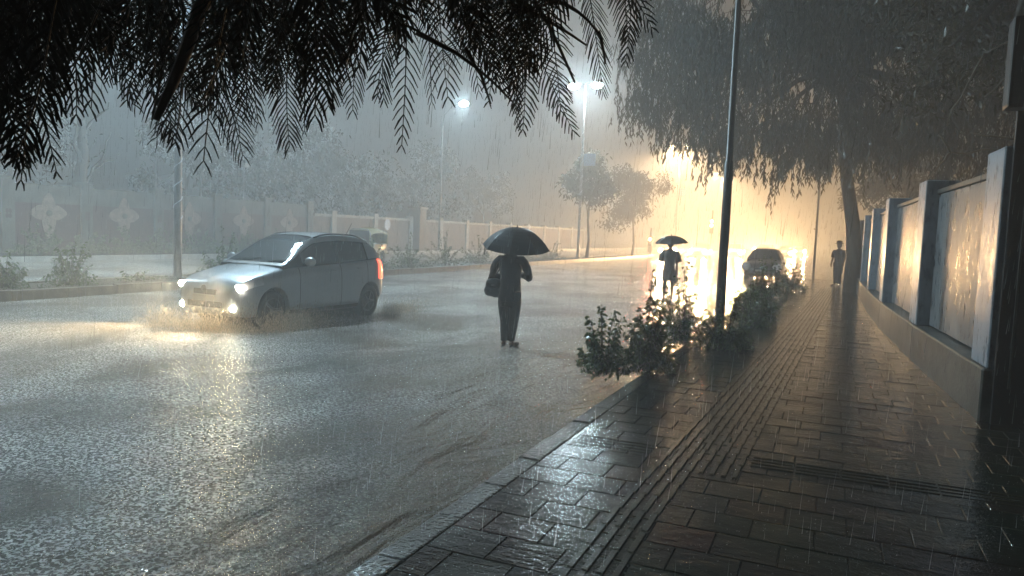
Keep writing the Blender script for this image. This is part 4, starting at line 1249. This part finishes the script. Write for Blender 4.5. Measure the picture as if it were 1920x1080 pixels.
def umbrella(name, label, cat, top, radius, height, mt, tilt=(0, 0), spin=0.0, shaft=0.75, nr=8, strap=True, group=None):
    r = empty(name, top, 0, label, cat, group)
    r.rotation_euler = (tilt[0], tilt[1], spin)
    vs, fs = [], []
    NR, NA = 8, 6
    def canopy(a, rho):
        # between ribs the cloth sags and its hem is scalloped
        k = (a / (2 * math.pi) * nr) % 1
        sc = math.sin(math.pi * k)
        rr = radius * rho * (1 - .085 * sc * rho)
        z = -height * (0.35 * rho ** 1.6 + 0.65 * rho ** 3.0) + (.018 * sc * rho * (1.0 - 0.2 * rho)) - .03 * sc * rho * rho
        return Vector((rr * math.cos(a), rr * math.sin(a), z))
    tot = nr * NA
    for i in range(NR + 1):
        for j in range(tot):
            vs.append(canopy(2 * math.pi * j / tot, max(.015, i / NR)))
    for i in range(NR):
        for j in range(tot):
            a, b = i * tot + j, i * tot + (j + 1) % tot
            fs.append((a, a + tot, b + tot, b))
    m_ = MB(); m_.add(vs, fs); m_.add([v + Vector((0, 0, -.004)) for v in vs], [tuple(reversed(f)) for f in fs]); m_.build('canopy', mt, r)
    m_ = MB()
    for k in range(nr):
        a = 2 * math.pi * k / nr
        m_.tube([canopy(a, i / 8) + Vector((0, 0, -.008)) for i in range(1, 9)] + [canopy(a, 1) * 1.02], .0028, 5)
        m_.tube([canopy(a, .5) + Vector((0, 0, -.01)), Vector((0, 0, -height * .9 - .05))], .0022, 4)
        m_.ball(canopy(a, 1) * 1.02, .006, 6, 4)
    m_.build('ribs', M['steel'], r)
    m_ = MB(); m_.tube([(0, 0, .045), (0, 0, -shaft)], .0055, 8); m_.tube([(0, 0, .0), (0, 0, .03), (0, 0, .05)], [.012, .009, .003], 8); m_.build('shaft', M['steel'], r, True)
    m_ = MB(); m_.tube([(0, 0, -shaft + .02), (0, 0, -shaft - .10)], .014, 10); m_.build('handle', M['trim'], r, True)
    if strap:
        a = math.pi * 1.08
        p = canopy(a, .98); m_ = MB(); m_.tube([p, p + Vector((0, 0, -.06)), p + Vector((.003, 0, -.15))], [(.009, .002)] * 3, 6); m_.build('strap', mt, r)
    return r

# --- walker with the shoulder bag, seen from behind
P1 = Vector((-4.50, 10.42, ROAD_Z))
r = empty('person', P1, R(4), 'person from behind in a dark jacket and dark trousers, standing under the near umbrella', 'person')
b = MB()
# legs, slightly apart at the hip and close at the ankle
for s, fx, fy in ((-1, -.06, .0), (1, .055, .02)):
    b.tube([(s * .085, 0, .86), (s * .085, .0, .70), (s * .07, .01, .48), (s * .06, .0, .30), (fx, fy - .01, .10), (fx, fy - .01, .055)], [.085, .08, .055, .05, .033, .034], 14)
    b.ball((fx, fy - .03, .035), (.034, .04, .035))
    dx = s * .035 + (-.05 if s < 0 else 0)
    b.tube([(fx, fy - .03, .035), (fx + dx * .5, fy + .07, .035), (fx + dx, fy + .155, .022)], [(.034, .03), (.042, .026), (.038, .014)], 10)
    for k in range(5): b.tube([(fx + dx + (k - 2) * .016, fy + .15, .02), (fx + dx + (k - 2) * .018, fy + .185 - abs(k - 1.5) * .006, .014)], [.010, .008], 6)
# trunk
b.tube([(0, 0, .80), (0, .0, .92), (0, -.005, 1.08), (0, -.01, 1.24), (0, -.01, 1.34), (0, 0, 1.40)], [(.15, .10), (.15, .105), (.135, .095), (.165, .105), (.16, .09), (.07, .06)], 18)
b.tube([(0, .0, 1.36), (0, .015, 1.45), (0, .03, 1.50)], [.056, .052, .052], 12)
head(b, Vector((0, .045, 1.575)), Vector((.05, 1, -.05)), .95)
HN = Vector((.03, .30, 1.13))
for s in (-1, 1):
    el = Vector((s * .285, .02, 1.09)) if s > 0 else Vector((s * .29, .0, 1.06))
    wr = HN + Vector((s * .055, -.06, -.02 if s > 0 else -.09))
    b.tube([(s * .15, 0, 1.335), (s * .19, 0, 1.315), (s * .245, .0, 1.21), el, (el + wr) / 2, wr], [.055, .055, .047, .042, .036, .024], 12)
    hand(b, wr, (HN + Vector((0, 0, -.05 if s < 0 else 0)) - wr), Vector((-s, .3, 0)), 1, True)
remesh(b, 'body', M['skin'], r, .0075, 3)
h = MB()
for (x, y, z, q) in ((0, .03, 1.60, .102), (0, .02, 1.61, .10), (0, .0, 1.565, .092), (0, .01, 1.52, .07)): h.ball((x, y, z), (q * .93, q, q), 16, 10)
remesh(h, 'hair', M['hair'], r, .009, 3, .004, 22)
j = MB()
j.tube([(0, .0, .70), (0, .0, .78), (0, .0, .92), (0, -.005, 1.08), (0, -.01, 1.22), (0, -.01, 1.32), (0, -.005, 1.39), (0, .0, 1.425)], [(.182, .135), (.185, .14), (.172, .135), (.168, .128), (.19, .13), (.185, .115), (.12, .09), (.075, .07)], 24)
for s in (-1, 1):
    el = Vector((s * .295, .0, 1.075)); wr = HN + Vector((s * .065, -.08, -.03 if s > 0 else -.10))
    j.tube([(s * .11, 0, 1.33), (s * .175, 0, 1.335), (s * .225, -.005, 1.28), (s * .27, -.01, 1.19), el, (el + wr) / 2, wr], [.07, .072, .07, .066, .062, .052, .042], 14)
    j.ball(el + Vector((0, -.01, -.005)), .060)
j.tube([(0, -.055, 1.40), (0, -.06, 1.455)], [(.07, .03), (.065, .02)], 10)
remesh(j, 'jacket', M['jacket'], r, .011, 3, .009, 9)
t = MB()
t.tube([(0, 0, .62), (0, 0, .72), (0, 0, .90)], [(.15, .11), (.165, .12), (.15, .11)], 18)
for s, fx, fy in ((-1, -.06, .0), (1, .055, .02)):
    t.tube([(s * .08, 0, .84), (s * .088, .0, .68), (s * .078, .01, .46), (s * .068, .0, .28), (fx, fy - .01, .13), (fx * 1.05, fy - .005, .085)], [.10, .098, .078, .066, .057, .060], 16)
remesh(t, 'trousers', M['trousers'], r, .011, 3, .008, 10)
for s, fx, fy in ((-1, -.06, .0), (1, .055, .02)):
    dx = s * .035 + (-.05 if s < 0 else 0)
    m_ = MB(); m_.tube([(fx, fy - .08, .008), (fx + dx * .3, fy, .008), (fx + dx * .6, fy + .09, .008), (fx + dx, fy + .20, .008)], [(.03, .010), (.038, .010), (.046, .010), (.036, .009)], 10); m_.build('sandal', M['trim'], r, True)

umbrella('umbrella', 'black umbrella with a dangling strap held by the near walker', 'umbrella', P1 + Vector((.03, .13, 1.83)), .53, .31, M['umb'], (R(10), R(4)), R(13), .60)
bg_ = empty('shoulder_bag', P1 + Vector((-.235, -.06, .90)), R(10), 'black leather shoulder bag hanging at the left hip of the near walker', 'bag')
m_ = MB(); m_.ball((0, 0, 0), (.15, .085, .145), 20, 14); m_.ball((.03, 0, -.04), (.15, .09, .12), 16, 12); m_.ball((-.06, 0, -.05), (.11, .085, .10), 16, 12); remesh(m_, 'pouch', M['bag'], bg_, .010, 5, .012, 9)
m_ = MB(); m_.ball((0, -.04, .06), (.135, .075, .085), 16, 10); remesh(m_, 'flap', M['bag'], bg_, .010, 4, .008, 12)
m_ = MB(); m_.tube([(-.11, .0, .10), (-.06, -.05, .22), (.04, -.10, .36), (.13, -.10, .46), (.17, -.04, .535), (.175, .06, .53), (.10, .12, .40), (.0, .10, .20), (.10, 0, .10)], [(.012, .004)] * 9, 6); m_.build('strap', M['bag'], bg_, True)
m_ = MB(); m_.rbox(-.025, .025, -.122, -.112, .03, .055, .003); m_.build('clasp', M['steel'], bg_)

def walker(loc, rz, label, shirt, lower, hem, bare=True, hold=True, s=1.0, hat=False, spread=.11):
    r = empty('person', loc, rz, label, 'person')
    b = MB()
    for k in (-1, 1):
        fx = k * spread; fy = .05 * k
        b.tube([(k * .085, 0, .88), (k * .09, .0, .70), (fx * .95, .02, .47), (fx, .0, .30), (fx, fy - .01, .10), (fx, fy - .01, .05)], [.09, .085, .056, .052, .035, .036], 12)
        b.tube([(fx, fy - .04, .035), (fx + k * .02, fy + .07, .035), (fx + k * .035, fy + .18, .02)], [(.034, .03), (.042, .026), (.034, .012)], 10)
        for q in range(5): b.tube([(fx + k * .035 + (q - 2) * .015, fy + .165, .02), (fx + k * .035 + (q - 2) * .017, fy + .20, .014)], .009, 6)
    b.tube([(0, 0, .82), (0, .0, .94), (0, 0, 1.10), (0, 0, 1.26), (0, 0, 1.37), (0, 0, 1.43)], [(.16, .11), (.155, .11), (.14, .10), (.17, .11), (.165, .09), (.07, .06)], 16)
    b.tube([(0, .0, 1.40), (0, .015, 1.52)], [.056, .052], 10)
    P = head(b, Vector((0, .03, 1.61)), Vector((0, 1, -.05)))
    HN = Vector((.0, .27, 1.16))
    for k in (-1, 1):
        el = Vector((k * .25, .04, 1.10)); wr = HN + Vector((k * .06, -.05, -.04 * (k + 1)))
        if not hold:
            el = Vector((k * .245, -.02, 1.12)); wr = Vector((k * .24, .09, .88))
        b.tube([(k * .16, 0, 1.36), (k * .205, 0, 1.31), el, (el + wr) / 2, wr], [.055, .052, .042, .036, .025], 12)
        hand(b, wr, (HN - wr) if hold else Vector((0, .2, -1)), Vector((-k, .3, 0)), 1, hold)
    remesh(b, 'body', M['skin'], r, .0085, 3)
    h = MB()
    for (y, z, q) in ((.015, 1.635, .102), (.0, 1.62, .10), (-.015, 1.58, .09)): h.ball((0, y, z), (q * .93, q, q), 16, 10)
    remesh(h, 'hair', M['hair'], r, .010, 3, .004, 22)
    j = MB()
    j.tube([(0, 0, hem), (0, 0, hem + .12), (0, 0, .94), (0, 0, 1.10), (0, 0, 1.26), (0, 0, 1.35), (0, 0, 1.42), (0, 0, 1.45)], [(.20, .16), (.195, .155), (.172, .14), (.165, .13), (.19, .13), (.185, .115), (.12, .09), (.075, .07)], 22)
    for k in (-1, 1):
        el = Vector((k * .255, .03, 1.11)) if hold else Vector((k * .25, -.02, 1.12))
        j.tube([(k * .11, 0, 1.36), (k * .185, 0, 1.35), (k * .225, .0, 1.27), el], [.07, .072, .075, .078], 14)
    remesh(j, 'shirt', shirt, r, .013, 3, .010, 9)
    if lower:
        t = MB(); t.tube([(0, 0, .66), (0, 0, .9)], [(.16, .12), (.15, .11)], 16)
        for k in (-1, 1):
            fx = k * spread
            t.tube([(k * .08, 0, .86), (k * .09, .0, .68), (fx * .95, .02, .46), (fx, .0, .28), (fx, 0, .10)], [.105, .10, .085, .078, .075], 14)
        remesh(t, 'trousers', lower, r, .013, 3, .008, 10)
    if hat:
        m_ = MB(); m_.lathe([(.17, 1.655), (.175, 1.66), (.11, 1.68), (.105, 1.74), (.08, 1.775), (.01, 1.785)], (0, .02, 0), n=20); m_.build('hat', M['trim'], r, True)
    return r
P2 = Vector((-4.22, 21.2, ROAD_Z))
w2 = walker(P2, R(10), 'person in a brown shirt and knee length tunic with bare legs, under the further umbrella', M['shirt'], None, .56, s=1.0)
m_ = MB(); m_.tube([(.14, .0, 1.40), (.19, -.10, 1.25), (.20, -.13, 1.0), (.205, -.10, .75), (.20, -.08, .50)], [(.03, .012), (.04, .012), (.045, .012), (.05, .012), (.055, .01)], 8); m_.build('scarf', M['redcloth'], w2, True)
umbrella('umbrella', 'brown umbrella held by the further walker on the road', 'umbrella', P2 + Vector((-.02, .14, 1.84)), .47, .21, M['umb2'], (R(3), R(-3)), R(10), .62, strap=False)
walker((0.28, 31.6, 0), R(150), 'person with a brimmed hat standing left of the leaning trunk on the pavement', M['jacket'], M['trousers'], .78, hold=False, hat=True, spread=.08)
walker((1.05 - .33, 33.5, 0), R(170), 'person half hidden between the leaning trunk and the grey wall', M['jacket'], M['trousers'], .80, hold=False, spread=.09)
# ------------------------------------------------------------------ rain and splashes
random.seed(99)
vs, fs = [], []
for k in range(N_RAIN):
    d = 2.2 + 26 * random.random() ** 0.75
    ang = random.uniform(-36, 36)
    th = YAW + R(ang)
    p = Vector((-math.sin(th) * d, math.cos(th) * d, random.uniform(0, min(9, 1.6 + d * .36))))
    L = random.uniform(.04, .15); w_ = random.uniform(.0006, .0011) * (1 + d * .05)
    dx = Vector((random.gauss(0.015, .01), random.gauss(0, .01), 0))
    n0 = len(vs)
    a0 = random.uniform(0, 6.28)
    for q in range(3):
        o = Vector((math.cos(a0 + q * 2.094), math.sin(a0 + q * 2.094), 0)) * w_
        vs.append(p + o); 
    vs.append(p + dx * L * 4 + Vector((0, 0, L))); vs.append(p - Vector((0, 0, w_ * 2)))
    for q in range(3):
        fs.append((n0 + q, n0 + (q + 1) % 3, n0 + 3)); fs.append((n0 + (q + 1) % 3, n0 + q, n0 + 4))
m_ = MB(); m_.v = [tuple(v) for v in vs]; m_.f = fs
tag(m_.build('rain', M['rain']), 'falling rain drops', 'rain', kind='stuff')
# splash crowns: little water spikes thrown up where drops strike
vs, fs = [], []
def splash(p, s):
    n = random.randint(3, 5)
    for q in range(n):
        a = q * 6.283 / n + random.random()
        d = Vector((math.cos(a), math.sin(a), 0))
        h_ = s * random.uniform(.4, 1.1)
        b_ = p + d * s * .25; t_ = p + d * s * random.uniform(.35, .7) + Vector((0, 0, h_))
        sd = Vector((-d.y, d.x, 0)) * s * .10
        n0 = len(vs); vs.extend([b_ - sd, b_ + sd, b_ + d * s * .1, t_]); fs.extend([(n0, n0 + 1, n0 + 3), (n0 + 1, n0 + 2, n0 + 3), (n0 + 2, n0, n0 + 3)])
    if random.random() < .5:      # a loose drop above
        c = p + Vector((random.uniform(-1, 1) * s, random.uniform(-1, 1) * s, s * random.uniform(.8, 2.2))); q_ = s * .09
        n0 = len(vs); vs.extend([c + Vector((q_, 0, 0)), c + Vector((-q_, q_, 0)), c + Vector((-q_, -q_, 0)), c + Vector((0, 0, q_ * 2))]); fs.extend([(n0, n0 + 1, n0 + 3), (n0 + 1, n0 + 2, n0 + 3), (n0 + 2, n0, n0 + 3), (n0, n0 + 2, n0 + 1)])
for k in range(N_SPLASH):
    d = 2.6 + 20 * random.random() ** 1.1
    th = YAW + R(random.uniform(-37, 37))
    p = Vector((-math.sin(th) * d, math.cos(th) * d, 0))
    if p.x > 1.3 or p.x < -14.9: continue
    if p.x > -1.96:
        if random.random() < .55: continue
        splash(Vector((p.x, p.y, 0.0)), random.uniform(.003, .009))
    else:
        splash(Vector((p.x, p.y, ROAD_Z)), random.uniform(.005, .016) * (1 + d * .03))
m_ = MB(); m_.v = [tuple(v) for v in vs]; m_.f = fs
tag(m_.build('splashes', M['rain']), 'small splashes where the rain strikes the water', 'splashes', kind='stuff')
# muddy spray thrown from the wheels of the hatchback
vs, fs = [], []
for k in range(N_SPRAY):
    which = random.random()
    if which < .45: c = Vector((random.uniform(-10.3, -8.3), 9.15 - abs(random.gauss(0, .35)), 0)); hh = abs(random.gauss(0, .16))
    elif which < .8: c = Vector((-8.42 + abs(random.gauss(0, .28)), 9.6 + random.gauss(.3, .5), 0)); hh = abs(random.gauss(0, .15))
    else: c = Vector((-8.3 + abs(random.gauss(0, .2)), 12.6 + abs(random.gauss(.3, .8)), 0)); hh = abs(random.gauss(0, .13))
    p = c + Vector((0, 0, ROAD_Z + hh))
    s = random.uniform(.0015, .005)
    n0 = len(vs); vs.extend([p + Vector((s, 0, 0)), p + Vector((-s * .5, s, 0)), p + Vector((-s * .5, -s, 0)), p + Vector((0, 0, s * 8)), p + Vector((0, 0, -s * 3))])
    for q in range(3): fs.append((n0 + q, n0 + (q + 1) % 3, n0 + 3)); fs.append((n0 + (q + 1) % 3, n0 + q, n0 + 4))
m_ = MB(); m_.v = [tuple(v) for v in vs]; m_.f = fs
tag(m_.build('spray', M['spray']), 'muddy spray around the wheels of the hatchback', 'spray', kind='stuff')

# ------------------------------------------------------------------ the rain-filled air
m_ = MB(); m_.box(-160, 160, -70, 330, -1.2, 34)
hm = bpy.data.materials.new("rain_haze"); hm.use_nodes = True
N = hm.node_tree.nodes; L = hm.node_tree.links
N.remove(N["Principled BSDF"])
pv = N.new("ShaderNodeVolumePrincipled")
pv.inputs['Color'].default_value = (0.82, 0.85, 0.88, 1)
pv.inputs['Density'].default_value = HAZE_D
pv.inputs['Anisotropy'].default_value = HAZE_G
L.new(pv.outputs[0], N["Material Output"].inputs['Volume'])
tag(m_.build('haze', hm), kind='stuff')
